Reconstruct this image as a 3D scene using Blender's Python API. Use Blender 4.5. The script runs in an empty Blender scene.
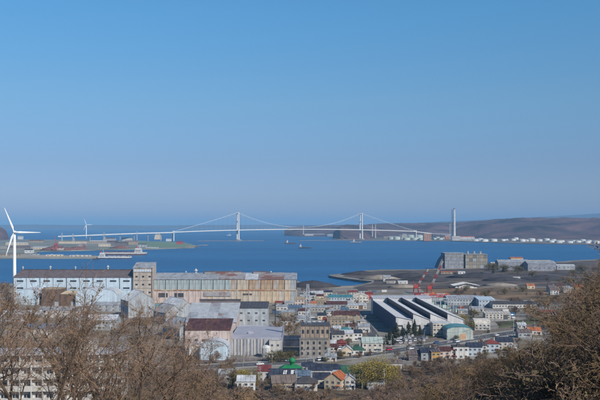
import bpy, math, random
from mathutils import Vector, Matrix, noise
from mathutils.geometry import tessellate_polygon
S = bpy.context.scene
COL = S.collection
R = math.radians
rnd = random.Random(7)
# ------------------------------------------------------------------ camera, sky, sun, exposure
CZ = 78.0                      # eye height above the sea
F = 600 * 50 / 36.0            # focal length in photograph pixels
cam = bpy.data.cameras.new('camera')
cam_o = bpy.data.objects.new('camera', cam)
COL.objects.link(cam_o)
S.camera = cam_o
cam_o.location = (0, 0, CZ)
cam_o.rotation_euler = (R(90), 0, 0)
cam.sensor_width = 36
cam.lens = 50
cam.shift_y = 25 / 600
cam.clip_start = 0.5
cam.clip_end = 200000
SUN_EL, SUN_AZ = 36, 142       # azimuth clockwise from +Y: behind the camera, to its right
W = bpy.data.worlds.new('World')
S.world = W
W.use_nodes = True
nt = W.node_tree
bg = nt.nodes['Background']
sk = nt.nodes.new('ShaderNodeTexSky')
sk.sky_type = 'NISHITA'
sk.sun_disc = False
sk.sun_elevation = R(SUN_EL)
sk.sun_rotation = R(SUN_AZ)
sk.air_density = 1.0
sk.dust_density = 0.3
sk.ozone_density = 3.0
tc = nt.nodes.new('ShaderNodeTexCoord')
sx = nt.nodes.new('ShaderNodeSeparateXYZ')
nt.links.new(tc.outputs['Generated'], sx.inputs[0])
rp = nt.nodes.new('ShaderNodeValToRGB')
rp.color_ramp.elements[0].position = 0.0
rp.color_ramp.elements[0].color = (.43, .53, .98, 1)
rp.color_ramp.elements[1].position = 1.0
rp.color_ramp.elements[1].color = (.46, .88, 1.12, 1)
for p, c in ((.038, (.47, .56, .89)), (.073, (.47, .57, .82)), (.145, (.56, .78, .93)), (.247, (.52, .97, 1.16))):
    e = rp.color_ramp.elements.new(p)
    e.color = (*c, 1)
nt.links.new(sx.outputs['Z'], rp.inputs[0])
mx = nt.nodes.new('ShaderNodeMix')
mx.data_type = 'RGBA'
mx.blend_type = 'MULTIPLY'
mx.inputs[0].default_value = 1
nt.links.new(sk.outputs[0], mx.inputs[6])
nt.links.new(rp.outputs[0], mx.inputs[7])
nt.links.new(mx.outputs[2], bg.inputs[0])
bg.inputs[1].default_value = 0.1
sun = bpy.data.lights.new('sun', 'SUN')
sun.energy = 4.8
sun.angle = R(0.53)
sun.color = (1.0, .93, .83)
sun_o = bpy.data.objects.new('sun', sun)
COL.objects.link(sun_o)
sv = Vector((math.sin(R(SUN_AZ)) * math.cos(R(SUN_EL)), math.cos(R(SUN_AZ)) * math.cos(R(SUN_EL)), math.sin(R(SUN_EL))))
sun_o.rotation_euler = sv.to_track_quat('Z', 'Y').to_euler()
sun_o.location = sv * 300
S.view_settings.view_transform = 'Standard'
S.view_settings.look = 'None'
S.view_settings.exposure = 0
S.cycles.max_bounces = 6
S.cycles.volume_bounces = 0
S.cycles.use_adaptive_sampling = True

# ------------------------------------------------------------------ helpers
def at(px, py, z=3.0):
    """where a point of the photograph meets the level z"""
    Y = (CZ - z) * F / (py - 225)
    return (px - 300) / F * Y, Y
def zat(py, Y):
    return CZ - (py - 225) / F * Y
def xat(px, Y):
    return (px - 300) / F * Y
def lerp(tab, x):
    if x <= tab[0][0]: return tab[0][1]
    for (a, u), (b, v) in zip(tab, tab[1:]):
        if x <= b: return u + (v - u) * (x - a) / (b - a)
    return tab[-1][1]

MATS = {}
def M(name, col, rough=.85, var=.22, scale=.25, streak=0, rust=0, rustcol=(.2, .075, .03), rscale=.06, metal=0, bump=0, bscale=2, spec=.3, col2=None, objrand=0, rthr=None):
    if name in MATS: return MATS[name]
    m = bpy.data.materials.new(name)
    m.use_nodes = True
    n = m.node_tree.nodes
    L = m.node_tree.links
    b = n['Principled BSDF']
    b.inputs['Roughness'].default_value = rough
    b.inputs['Metallic'].default_value = metal
    b.inputs['Specular IOR Level'].default_value = spec
    t = n.new('ShaderNodeTexCoord')
    def noise_(sc, detail=4, mapping=None, off=0):
        q = n.new('ShaderNodeTexNoise')
        q.inputs['Scale'].default_value = sc
        q.inputs['Detail'].default_value = detail
        mp = n.new('ShaderNodeMapping')
        mp.inputs['Location'].default_value = (off, off * .7, off * .3)
        if mapping: mp.inputs['Scale'].default_value = mapping
        L.new(t.outputs['Object'], mp.inputs[0])
        L.new(mp.outputs[0], q.inputs['Vector'])
        return q
    def ramp(sock, a, ca, bb, cb):
        r = n.new('ShaderNodeValToRGB')
        r.color_ramp.elements[0].position = a
        r.color_ramp.elements[0].color = (*ca, 1)
        r.color_ramp.elements[1].position = bb
        r.color_ramp.elements[1].color = (*cb, 1)
        L.new(sock, r.inputs[0])
        return r.outputs[0]
    def mixc(fac, a, bb, mode='MIX'):
        q = n.new('ShaderNodeMix')
        q.data_type = 'RGBA'
        q.blend_type = mode
        if isinstance(fac, (int, float)): q.inputs[0].default_value = fac
        else: L.new(fac, q.inputs[0])
        L.new(a, q.inputs[6])
        if isinstance(bb, tuple): q.inputs[7].default_value = (*bb, 1)
        else: L.new(bb, q.inputs[7])
        return q.outputs[2]
    lo = tuple(c * (1 - var) for c in (col2 or col))
    hi = tuple(min(1, c * (1 + var)) for c in col)
    out = ramp(noise_(scale).outputs[0], .33, lo, .67, hi)
    fine = ramp(noise_(scale * 9, 3, off=11).outputs[0], .3, (1 - var * .6,) * 3, .7, (1,) * 3)
    out = mixc(1, out, fine, 'MULTIPLY')
    if streak:
        s = ramp(noise_(1, 3, (.9, .9, .05), 5).outputs[0], .4, (1 - streak,) * 3, .62, (1,) * 3)
        out = mixc(1, out, s, 'MULTIPLY')
    if rust:
        a = .62 - .25 * rust if rthr is None else rthr
        s = ramp(noise_(rscale, 6, (1, 1, .55), 3).outputs[0], a, (0,) * 3, a + .12, (.85,) * 3)
        out = mixc(s, out, rustcol)
    if objrand:
        oi = n.new('ShaderNodeObjectInfo')
        s = ramp(oi.outputs['Random'], 0, (1 - objrand, 1 - objrand, 1 - objrand * 1.1), 1, (1 + objrand, 1 + objrand * .85, 1 + objrand * .6))
        out = mixc(1, out, s, 'MULTIPLY')
    L.new(out, b.inputs['Base Color'])
    if bump:
        bp = n.new('ShaderNodeBump')
        bp.inputs['Strength'].default_value = min(1, bump)
        bp.inputs['Distance'].default_value = .15
        L.new(noise_(bscale, 5, off=2).outputs[0], bp.inputs['Height'])
        L.new(bp.outputs[0], b.inputs['Normal'])
    MATS[name] = m
    return m

class MB:
    def __init__(s): s.v, s.f, s.m = [], [], []
    def add(s, vs, fs, m=0):
        o = len(s.v)
        s.v += [tuple(p) for p in vs]
        s.f += [tuple(i + o for i in f) for f in fs]
        s.m += [m] * len(fs)
        return s
    def box(s, x0, y0, z0, x1, y1, z1, m=0):
        return s.add([(x0, y0, z0), (x1, y0, z0), (x1, y1, z0), (x0, y1, z0), (x0, y0, z1), (x1, y0, z1), (x1, y1, z1), (x0, y1, z1)],
                     [(0, 3, 2, 1), (4, 5, 6, 7), (0, 1, 5, 4), (1, 2, 6, 5), (2, 3, 7, 6), (3, 0, 4, 7)], m)
    def hexa(s, p, m=0):       # eight corners, bottom ring then top ring
        return s.add(p, [(0, 3, 2, 1), (4, 5, 6, 7), (0, 1, 5, 4), (1, 2, 6, 5), (2, 3, 7, 6), (3, 0, 4, 7)], m)
    def prism_y(s, poly, y0, y1, m=0):    # (x, z) outline, counter-clockwise seen from -y
        k = len(poly)
        vs = [(x, y0, z) for x, z in poly] + [(x, y1, z) for x, z in poly]
        fs = [tuple(range(k)), tuple(range(2 * k - 1, k - 1, -1))]
        fs += [(i, i + k, (i + 1) % k + k, (i + 1) % k) for i in range(k)]
        return s.add(vs, fs, m)
    def prism_x(s, poly, x0, x1, m=0):    # (y, z) outline
        k = len(poly)
        vs = [(x0, y, z) for y, z in poly] + [(x1, y, z) for y, z in poly]
        fs = [tuple(range(k - 1, -1, -1)), tuple(range(k, 2 * k))]
        fs += [(i, (i + 1) % k, (i + 1) % k + k, i + k) for i in range(k)]
        return s.add(vs, fs, m)
    def slab(s, a, b, c, d, t, m=0):      # a quad given thickness t along its normal
        a, b, c, d = map(Vector, (a, b, c, d))
        nn = (b - a).cross(d - a).normalized() * t
        return s.hexa([a - nn, b - nn, c - nn, d - nn, a, b, c, d], m)
    def tube(s, pts, rad, n=6, m=0, cap=True):
        pts = [Vector(p) for p in pts]
        if isinstance(rad, (int, float)): rad = [rad] * len(pts)
        o = len(s.v)
        up = Vector((0, 0, 1))
        for i, p in enumerate(pts):
            d = (pts[min(i + 1, len(pts) - 1)] - pts[max(i - 1, 0)])
            d = d.normalized() if d.length > 1e-9 else up
            u = d.cross(up if abs(d.z) < .95 else Vector((1, 0, 0))).normalized()
            w = d.cross(u)
            for k in range(n):
                a = 2 * math.pi * k / n
                q = p + (u * math.cos(a) + w * math.sin(a)) * rad[i]
                s.v.append((q.x, q.y, q.z))
        for i in range(len(pts) - 1):
            for k in range(n):
                s.f.append((o + i * n + k, o + i * n + (k + 1) % n, o + (i + 1) * n + (k + 1) % n, o + (i + 1) * n + k))
                s.m.append(m)
        if cap:
            s.f.append(tuple(o + k for k in range(n - 1, -1, -1)))
            s.f.append(tuple(o + (len(pts) - 1) * n + k for k in range(n)))
            s.m += [m, m]
        return s
    def lathe(s, prof, n=16, cx=0, cy=0, m=0):    # (r, z) profile upwards
        o = len(s.v)
        for r, z in prof:
            for k in range(n):
                a = 2 * math.pi * k / n
                s.v.append((cx + r * math.cos(a), cy + r * math.sin(a), z))
        for i in range(len(prof) - 1):
            for k in range(n):
                s.f.append((o + i * n + k, o + i * n + (k + 1) % n, o + (i + 1) * n + (k + 1) % n, o + (i + 1) * n + k))
                s.m.append(m)
        s.f.append(tuple(o + k for k in range(n - 1, -1, -1)))
        s.f.append(tuple(o + (len(prof) - 1) * n + k for k in range(n)))
        s.m += [m, m]
        return s
    def mesh(s, name, mats):
        me = bpy.data.meshes.new(name)
        me.from_pydata(s.v, [], s.f)
        for x in (mats if isinstance(mats, (list, tuple)) else [mats]): me.materials.append(x)
        me.polygons.foreach_set('material_index', s.m)
        me.update()
        return me
    def build(s, name, mats, parent=None, loc=(0, 0, 0), rz=0, smooth=False):
        me = s.mesh(name, mats)
        if smooth: me.polygons.foreach_set('use_smooth', [True] * len(me.polygons))
        return place(me, name, parent, loc, rz)
def place(me, name, parent=None, loc=(0, 0, 0), rz=0):
    o = bpy.data.objects.new(name, me)
    COL.objects.link(o)
    o.parent = parent
    o.location = loc
    o.rotation_euler = (0, 0, rz)
    return o
def tag(o, label, cat, group=None):
    o['label'] = label
    o['category'] = cat
    if group: o['group'] = group
    return o
def thing(name, label, cat, loc, rz=0, group=None):
    return tag(place(None, name, None, loc, rz), label, cat, group)
def struct(o, kind='structure'):
    o['kind'] = kind
    return o
def copy_thing(root, loc, rz=None, label=None, group=None, scale=None):
    def rec(o, par):
        c = o.copy()
        COL.objects.link(c)
        c.parent = par
        for ch in kids.get(o.name, ()): rec(ch, c)
        return c
    kids = {}
    def walk(o):
        kids[o.name] = list(o.children)
        for ch in o.children: walk(ch)
    walk(root)
    r = rec(root, None)
    r.location = loc
    if rz is not None: r.rotation_euler = (0, 0, rz)
    if label: r['label'] = label
    if group: r['group'] = group
    if scale: r.scale = scale if isinstance(scale, tuple) else (scale,) * 3
    return r

# paints and surfaces (linear albedo)
conc = M('concrete', (.38, .36, .33), streak=.3)
concd = M('dark_concrete', (.2, .19, .18), streak=.3)
white = M('white_paint', (.64, .63, .61), .6, .12, streak=.25)
offw = M('off_white_siding', (.52, .5, .47), .8, .12, streak=.2)
cream = M('cream_siding', (.6, .5, .36), .8, .12, streak=.2)
tan = M('tan_render', (.36, .29, .21), .9, .2, streak=.3)
brownw = M('brown_siding', (.16, .1, .07), .9, .2, streak=.2)
paleb = M('pale_blue_cladding', (.5, .6, .68), .7, .08, streak=.18)
paleg = M('pale_green_glazing', (.37, .43, .43), .6, .14, streak=.3)
greyw = M('grey_cladding', (.36, .38, .4), .8, .14, streak=.25)
greyr = M('grey_metal_roof', (.31, .33, .36), .6, 0.25, streak=.1, rust=.12, rscale=.1)
lgreyr = M('light_metal_roof', (.5, .52, .55), .55, 0.22, streak=.1)
darkr = M('dark_metal_roof', (.075, .07, .075), .6, .2)
brownr = M('brown_metal_roof', (.15, .12, .12), .65, .2)
maroon = M('maroon_roof', (.11, .05, .047), .65, 0.3, rust=.15, streak=.25)
redr = M('red_roof', (.24, .06, .052), .6, 0.25, streak=.25)
oranger = M('orange_tile_roof', (.42, .14, .06), .8, 0.3)
navyr = M('navy_roof', (.045, .055, .085), .55, 0.3, streak=.25)
bluer = M('blue_sheet_roof', (.13, .19, .27), .55, 0.25, streak=.25)
tealr = M('teal_sheet_roof', (.09, .27, .3), .55, 0.25, streak=.25)
greenr = M('dark_green_roof', (.035, .1, .07), .65, 0.3)
green = M('bright_green_paint', (.015, .19, .07), .6, .15)
glass = M('window_glass', (.03, .04, .055), .12, .15, spec=.5)
frame = M('window_frame', (.3, .3, .31), .6, .05)
dframe = M('dark_window_frame', (.08, .08, .085), .6, .05)
steel = M('galvanised_steel', (.36, .4, .45), .5, .12)
dsteel = M('dark_steel', (.05, .05, .055), .6, .15)
redp = M('red_paint', (.38, .06, .05), .5, .12)
orangep = M('orange_paint', (.5, .14, .05), .6, .12)
rusty = M('rusty_cladding', (.55, .43, .3), .85, .15, streak=.25, rust=.75, rustcol=(.36, .15, .06), rscale=.09)
creamw = M('cream_cladding', (.52, .45, .38), .85, .15, streak=.25, rust=.3, rustcol=(.4, .2, .1), rscale=.09)
rustr = M("rusted_roof", (.3, .29, .3), .7, .15, rust=.7, rustcol=(.18, .075, .055), rscale=.08)
pinkw = M('pinkish_wall', (.55, .45, .41), .85, .12, streak=.25)
rubber = M('black_rubber', (.02, .02, .02), .9, .1)
# ------------------------------------------------------------------ the land, the sea, the far shore
ZC = [(-400, 75), (0, 75), (20, 68.5), (40, 62), (80, 52.5), (150, 36.5), (250, 17), (340, 5), (390, 3), (600, 3)]
RIDGE = [(0, 10, 74), (60, 23, 69), (80, 28.8, 68), (110, 37, 64.5), (150, 45, 55.5), (200, 50.4, 40.5), (260, 53, 22.5), (320, 56, 9), (390, 58, 3), (460, 60, 3)]
RX = [(a, b) for a, b, c in RIDGE]
RZ = [(a, c) for a, b, c in RIDGE]
def H(x, y):
    z = lerp(ZC, y)
    z += 5.5 * math.exp(-((x + 27) / 17) ** 2) * math.exp(-((y - 90) / 60) ** 2)
    rx, rz = lerp(RX, y), lerp(RZ, y)
    sp = rz - .55 * (rx - x) if x < rx else rz + min(.25 * (x - rx), 9)
    if y < 0: sp = z
    k = 3.0
    z = max(z, sp) + k * math.exp(-abs(z - sp) / k) * .35 * (1 if sp > 4 else 0)
    f = max(0, min(1, (400 - y) / 60))
    z = 3 + (z - 3) * min(1, max(0, (425 - y) / 30))
    z += f * .8 * noise.noise((x * .06, y * .06, 0)) + f * .3 * noise.noise((x * .3, y * .3, 4))
    return z if y < 425 else 3.0

soil = M('leaf_litter', (.13, .095, .062), .95, .3, .15, bump=.6, bscale=3, col2=(.08, .06, .042))
xs = [-1500, -1000, -700, -520, -400, -320] + [i * 8 for i in range(-32, 33)] + [320, 400, 520, 700, 1000, 1500]
ys = [-400, -250, -150, -80, -40] + [i * 7 for i in range(0, 62)] + [430]
mb = MB()
mb.v = [(x, y, H(x, y)) for y in ys for x in xs]
nx = len(xs)
for j in range(len(ys) - 1):
    for i in range(nx - 1):
        mb.f.append((j * nx + i, j * nx + i + 1, (j + 1) * nx + i + 1, (j + 1) * nx + i))
        mb.m.append(0)
struct(mb.build('hillside', soil, smooth=True))

def sheet(name, pts, z, mat, depth=0, subdivided=False):
    """a level piece of ground with a vertical edge of the given depth"""
    tri = tessellate_polygon([[Vector((x, y, 0)) for x, y in pts]])
    b = MB()
    a = sum(pts[i][0] * pts[(i + 1) % len(pts)][1] - pts[(i + 1) % len(pts)][0] * pts[i][1] for i in range(len(pts)))
    if a < 0: pts = pts[::-1]
    tri = tessellate_polygon([[Vector((x, y, 0)) for x, y in pts]])
    k = len(pts)
    fs = []
    for t in tri:
        (x0, y0), (x1, y1), (x2, y2) = (pts[i] for i in t)
        fs.append(tuple(t) if (x1 - x0) * (y2 - y0) - (x2 - x0) * (y1 - y0) > 0 else tuple(t)[::-1])
    b.add([(x, y, z) for x, y in pts], fs)
    if depth:
        b.add([(x, y, z) for x, y in pts] + [(x, y, z - depth) for x, y in pts], [(i, i + k, (i + 1) % k + k, (i + 1) % k) for i in range(k)])
    return struct(b.build(name, mat))
def pxpoly(pp, z): return [at(a, b, z) for a, b in pp]
def wobble(pts, amp, step, line=False):
    out = []
    for (x0, y0), (x1, y1) in zip(pts, pts[1:] + ([] if line else pts[:1])):
        n = max(1, min(14, int(math.hypot(x1 - x0, y1 - y0) / step)))
        for i in range(n):
            x, y = x0 + (x1 - x0) * i / n, y0 + (y1 - y0) * i / n
            if i: x += amp * noise.noise((x * .02, y * .02, 1)); y += amp * noise.noise((x * .02, y * .02, 9))
            out.append((x, y))
    return out + ([pts[-1]] if line else [])

yard = M('yard_ground', (.26, .235, .205), .95, .16, .05, bump=.3, col2=(.19, .17, .15), rust=.5, rustcol=(.14, .115, .07), rscale=.03)
coast = [(-1500, 1060)] + pxpoly([(-20, 284), (8, 283.5)], 3) + [(-300, 1090), (-200, 1200), (-20, 1190)] + pxpoly([(301, 281.8), (313, 282), (322, 284.2), (328, 285.8), (340, 286), (352, 285.6),
        (362, 284.2), (371, 282.2), (372, 281.2), (360, 280.2), (348, 278.6), (338, 277.2), (330, 275.8), (328.5, 275), (334, 274.2), (345, 273.6), (358, 272), (366, 270.4), (380, 269.6), (400, 269.4),
        (420, 269.6), (440, 268.6), (487, 266.6), (494, 264), (500, 262.4), (553, 262), (580, 260), (640, 258)], 3)
coast = wobble(coast, 5, 40, True) + [(1500, 2000), (1500, 430), (-1500, 430)]
sheet('ground', coast, 3.0, yard, 4)
beach = M('sand', (.33, .27, .2), .95, .2, .1)
sheet('beach', pxpoly([(324, 286.2), (340, 286.4), (353, 286), (354, 287.6), (338, 288.4), (325, 287.6)], 3), 3.01, beach)
coal = M('coal_yard', (.1, .08, .074), .95, .28, .03, col2=(.055, .045, .043), bump=.4, rust=.45, rustcol=(.12, .09, .06), rscale=.02)
sheet('coal_yard', wobble(pxpoly([(342, 276.2), (362, 271.6), (400, 270.6), (440, 269.8), (487, 268.2), (500, 263.4), (552, 263.2), (600, 260), (640, 262), (640, 285), (560, 287), (500, 286), (450, 288.5), (400, 289.5), (366, 290), (352, 288.2), (364, 285.2), (374, 282.4), (374, 280.4), (360, 279)], 3), 4, 30), 3.02, coal)
sheet('dark_ground', wobble(pxpoly([(301, 282.5), (313, 282.8), (322, 285), (325, 287), (322, 290.5), (301, 291)], 3), 4, 30), 3.02, coal)
meadow = M('dry_meadow', (.2, .125, .07), .95, .3, .03, col2=(.09, .075, .04), bump=.3)
sheet('meadow', wobble(pxpoly([(420, 288.6), (500, 287), (560, 288), (640, 286), (640, 306), (560, 304), (520, 301), (470, 297), (425, 294)], 3), 5, 30), 3.02, meadow)
grass = M('green_grass', (.1, .115, .045), .95, .3, .03, bump=.3, col2=(.08, .07, .035))
sheet('verge', wobble(pxpoly([(495, 322), (520, 320), (560, 316), (600, 318), (600, 330), (540, 331), (500, 333)], 3), 3, 20), 3.02, grass)
sheet('lawn', wobble(pxpoly([(424, 334.5), (440, 334.5), (446, 338), (436, 343), (424, 345)], 3), 2, 20), 3.02, grass)

# the sea
sea = bpy.data.materials.new('sea_water')
sea.use_nodes = True
n, L = sea.node_tree.nodes, sea.node_tree.links
b = n['Principled BSDF']
b.inputs['Base Color'].default_value = (.018, .085, .2, 1)
b.inputs['Roughness'].default_value = .35
b.inputs['Specular IOR Level'].default_value = .22
t = n.new('ShaderNodeTexCoord')
hs = []
for sc, det in ((.12, 5), (.0032, 5)):
    q = n.new('ShaderNodeTexNoise')
    q.inputs['Scale'].default_value = sc
    q.inputs['Detail'].default_value = det
    mp = n.new('ShaderNodeMapping')
    mp.inputs['Scale'].default_value = (.6, 1, 1) if sc > .1 else (.35, 1, 1)
    L.new(t.outputs['Object'], mp.inputs[0]); L.new(mp.outputs[0], q.inputs['Vector'])
    hs.append(q.outputs[0])
bp = n.new('ShaderNodeBump')
bp.inputs['Strength'].default_value = 1
bp.inputs['Distance'].default_value = 3
L.new(hs[0], bp.inputs['Height']); L.new(bp.outputs[0], b.inputs['Normal'])
rr = n.new('ShaderNodeValToRGB')
rr.color_ramp.elements[0].position = .4; rr.color_ramp.elements[0].color = (.002, .066, .185, 1)
rr.color_ramp.elements[1].position = .6; rr.color_ramp.elements[1].color = (.008, .094, .235, 1)
L.new(hs[1], rr.inputs[0]); L.new(rr.outputs[0], b.inputs['Base Color'])
FAR = 60000
ring = [(-FAR, -2000), (FAR, -2000), (FAR, FAR), (-FAR, FAR)]
sheet('sea', ring, 0, sea)

# far hills: a height field that rises from the shore to a ridge and falls behind it
def far_hills(name, shore, ridge, back, mat, px0, px1, nx, nt, amp, seed):
    b = MB()
    for j in range(nt + 1):
        t = j / nt
        for i in range(nx + 1):
            px = px0 + (px1 - px0) * i / nx
            Ys = CZ * F / (lerp(shore, px) - 225)
            Yr = Ys + lerp(back, px)
            Y = Ys + (Yr - Ys) * t * 1.5
            X = (px - 300) / F * Ys * (1 + .3 * (Y / Ys - 1)) if False else (px - 300) / F * Y
            zr = zat(lerp(ridge, px), Yr)
            q = min(1, t * 1.0) if t <= 1 else 1
            u = t * 1.5
            z = zr * (math.sin(min(u, 1) * math.pi / 2) ** .8 if u <= 1 else 1 - .5 * (u - 1))
            z += amp * min(1, u * 4) * min(1, max(.1, abs(1 - u) * 2)) * (noise.noise((X * .002, Y * .002, seed)) + .45 * noise.noise((X * .007, Y * .007, seed)) )
            z += amp * .16 * noise.noise((X * .03, Y * .03, seed)) * min(1, u * 6)
            b.v.append((X, Y, z if u > 0 else -.5))
    for j in range(nt):
        for i in range(nx):
            a = j * (nx + 1) + i
            b.f.append((a, a + 1, a + nx + 2, a + nx + 1)); b.m.append(0)
    return struct(b.build(name, mat, smooth=True))
wood = M('bare_woodland', (.12, .068, .064), .95, .4, .005, col2=(.04, .034, .036), bump=1, bscale=.03)
far_hills('far_headland', [(284, 235.6), (300, 236.6), (335, 236.6), (338, 236.6)], [(284, 231), (288, 228), (300, 226.4), (330, 225), (350, 225), (362, 228)], [(284, 200), (300, 1200), (350, 1400)], wood, 284, 362, 60, 24, 14, 3)
far_hills('far_hills', [(333, 238.2), (340, 239.4), (365, 239.2), (380, 237.6), (450, 237.6), (480, 238.6), (520, 239.4), (600, 240), (800, 240)],
          [(333, 236), (338, 228), (346, 224.6), (365, 224.8), (382, 223.4), (410, 223.2), (450, 222.6), (480, 220.8), (505, 219.3), (520, 218.4), (535, 218.8), (560, 218), (580, 218.6), (600, 218.2), (800, 214)], [(333, 60), (345, 800), (400, 1500), (600, 1700), (800, 1800)], wood, 333, 800, 300, 48, 34, 8)
shelf = M('shore_ground', (.2, .17, .14), .95, .3, .01, col2=(.11, .1, .09))
sheet('far_shore', wobble(pxpoly([(333, 238.8), (340, 240.2), (375, 240.4), (450, 240.9), (474, 241.9), (520, 243.4), (600, 244.6), (800, 245), (800, 239), (600, 239), (520, 238.4), (480, 237.6), (450, 236.8), (380, 236.8), (335, 238)], 1.6), 6, 150), 1.6, shelf, 3)
far_hills('wooded_hill', [(-200, 241), (0, 240.6), (9, 240)], [(-200, 222), (-20, 225), (2, 227.3), (6, 230), (9, 238)], [(-200, 500), (0, 260), (9, 60)], wood, -200, 9, 80, 20, 8, 5)
blue_mtn = M('far_mountain_slope', (.09, .09, .1), .95, .3, .001)
b = MB()
for j in range(13):
    for i in range(121):
        px = -700 + 1800 * i / 120
        Y = 15500 + j * 260
        X = (px - 300) / F * Y
        hgt = lerp([(-700, 225), (380, 225), (430, 222.5), (470, 220.5), (520, 218), (560, 215.6), (600, 213.6), (650, 210.5), (720, 213), (1100, 217)], px)
        z = (zat(hgt, 15500 + 6 * 260)) * math.sin(math.pi * j / 12) + 14 * noise.noise((X * .0012, Y * .0012, 2)) * math.sin(math.pi * j / 12)
        b.v.append((X, Y, z - .5))
for j in range(12):
    for i in range(120):
        a = j * 121 + i
        b.f.append((a, a + 1, a + 122, a + 121)); b.m.append(0)
struct(b.build('distant_mountains', blue_mtn, smooth=True))

# port land across the bay
quay = M('quay_concrete', (.34, .29, .23), .95, .2, .02)
port = M('port_ground', (.23, .23, .19), .95, .3, .01, col2=(.15, .16, .12))
sheet('port_land', wobble(pxpoly([(-90, 258.2), (100, 257.6), (101, 255.9), (62, 255.2), (37, 254.6), (37, 251.2), (60, 250.6), (87, 250), (100, 249.6), (150, 248.7), (194, 247.4), (199, 246.2), (186, 242.8), (140, 240.8), (60, 239.8), (0, 239.2), (-90, 239)], 2.5), 3, 120), 2.5, port, 3)
sheet('quay', pxpoly([(-90, 258.1), (99.6, 257.5), (100.4, 256), (62, 255.4), (37, 254.9), (0, 254.4), (-90, 254.4)], 2.5), 2.56, quay)
turf = M('slope_turf', (.15, .22, .13), .95, .2, .01)
sheet('grass_slope', pxpoly([(140, 241.2), (172, 241.8), (190, 244.2), (194, 246.6), (160, 247.6), (140, 246)], 2.5), 2.56, turf)
sheet('gravel_yard', pxpoly([(0, 246.5), (46, 247), (46, 249), (0, 249.2)], 2.5), 2.56, quay)
sheet('storage_yard', pxpoly([(60, 241.5), (112, 242), (110, 244.2), (60, 243.8)], 2.5), 2.56, quay)
breakw = M('breakwater_rock', (.2, .17, .16), .95, .3, .2, bump=.5)
def breakwater(px0, py0, px1, py1, w, h, label):
    (x0, y0), (x1, y1) = at(px0, py0, 0), at(px1, py1, 0)
    n = 24
    bb = MB()
    for i in range(n):
        u, v = i / n, (i + 1) / n
        ax, ay, bx_, by_ = x0 + (x1 - x0) * u, y0 + (y1 - y0) * u, x0 + (x1 - x0) * v, y0 + (y1 - y0) * v
        j = rnd.uniform(.7, 1.2)
        bb.hexa([(ax, ay - w, -.5), (bx_, by_ - w, -.5), (bx_, by_ + w, -.5), (ax, ay + w, -.5), (ax, ay - w * .4, h * j), (bx_, by_ - w * .4, h * j), (bx_, by_ + w * .4, h * j), (ax, ay + w * .4, h * j)])
    tag(bb.build('breakwater', breakw), label, 'breakwater')
breakwater(300, 240.7, 375, 240.2, 6, 2.2, 'long low breakwater in the sea in front of the right bridge tower')
breakwater(197, 241, 264, 240.8, 6, 2.2, 'low breakwater running past the foot of the left bridge tower')
breakwater(198, 245.6, 208, 245.4, 5, 2.2, 'short low breakwater in open water right of the green slope')

# air
hz = bpy.data.materials.new('haze')
hz.use_nodes = True
n, L = hz.node_tree.nodes, hz.node_tree.links
n.remove(n['Principled BSDF'])
pv = n.new('ShaderNodeVolumePrincipled')
pv.inputs['Color'].default_value = (.29, .56, .88, 1)
pv.inputs['Density'].default_value = 7.2e-5
pv.inputs['Anisotropy'].default_value = -.15
L.new(pv.outputs[0], n['Material Output'].inputs['Volume'])
struct(MB().box(-FAR - 500, -2500, -5, FAR + 500, FAR + 500, 300).build('haze', hz), 'stuff')
# ------------------------------------------------------------------ the suspension bridge
TL = Vector((-313, 4194, 0)); TR = Vector((326, 4450, 0))
ax = (TR - TL).normalized(); nrm = Vector((-ax.y, ax.x, 0)); SPAN = (TR - TL).length
SIDE = 330
bw = M('bridge_white', (.66, .65, .62), .5, .06)
bridge = thing('suspension_bridge', 'long white suspension bridge with two tall towers across the harbour mouth', 'bridge', (0, 0, 0))
def bp_(s, off=0, z=0):
    p = TL + ax * s + nrm * off
    return Vector((p.x, p.y, z))
def deckz(s):
    u = (s - SPAN / 2) / (SPAN / 2 + SIDE)
    return 57 - 13 * u * u
for s0 in (0, SPAN):
    b = MB()
    for sd in (-1, 1):
        b.tube([bp_(s0, sd * 15, 0), bp_(s0, sd * 13.5, 56), bp_(s0, sd * 11.5, 142)], [4.2, 3.8, 3.1], 4)
    for z, hgt in ((50, 5), (96, 4), (136, 4)):
        p, q = bp_(s0, -14, z), bp_(s0, 14, z)
        b.tube([p, q], hgt / 2 + .4, 4)
    tw = b.build('bridge_tower', bw, bridge)
    b = MB()
    for sd in (-1, 1):
        c = bp_(s0, sd * 15)
        b.lathe([(11, -1), (11, 5), (9, 6)], 12, c.x, c.y)
    c = bp_(s0)
    b.lathe([(20, -1), (20, 3), (19, 3.4)], 20, c.x, c.y)
    b.build('pier_base', conc, tw)
N = 40
def deck_piece(a, c, n, name):
    b = MB()
    for i in range(n):
        s, e = a + (c - a) * i / n, a + (c - a) * (i + 1) / n
        p = [bp_(s, -11.5, deckz(s) - 1.2), bp_(e, -11.5, deckz(e) - 1.2), bp_(e, 11.5, deckz(e) - 1.2), bp_(s, 11.5, deckz(s) - 1.2)]
        lo = [bp_(s, -7, deckz(s) - 4), bp_(e, -7, deckz(e) - 4), bp_(e, 7, deckz(e) - 4), bp_(s, 7, deckz(s) - 4)]
        b.hexa(lo + p)
        for sd in (-1, 1):
            a0, a1 = sd * 11.4, sd * 12.4
            b.hexa([bp_(s, a0, deckz(s) - 3), bp_(e, a0, deckz(e) - 3), bp_(e, a1, deckz(e) - 3), bp_(s, a1, deckz(s) - 3), bp_(s, a0, deckz(s) + .6), bp_(e, a0, deckz(e) + .6), bp_(e, a1, deckz(e) + .6), bp_(s, a1, deckz(s) + .6)])
    b.build(name, bw, bridge)
deck_piece(0, SPAN, 24, 'main_deck'); deck_piece(-SIDE, 0, 12, 'side_deck'); deck_piece(SPAN, SPAN + SIDE, 12, 'side_deck')
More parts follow.
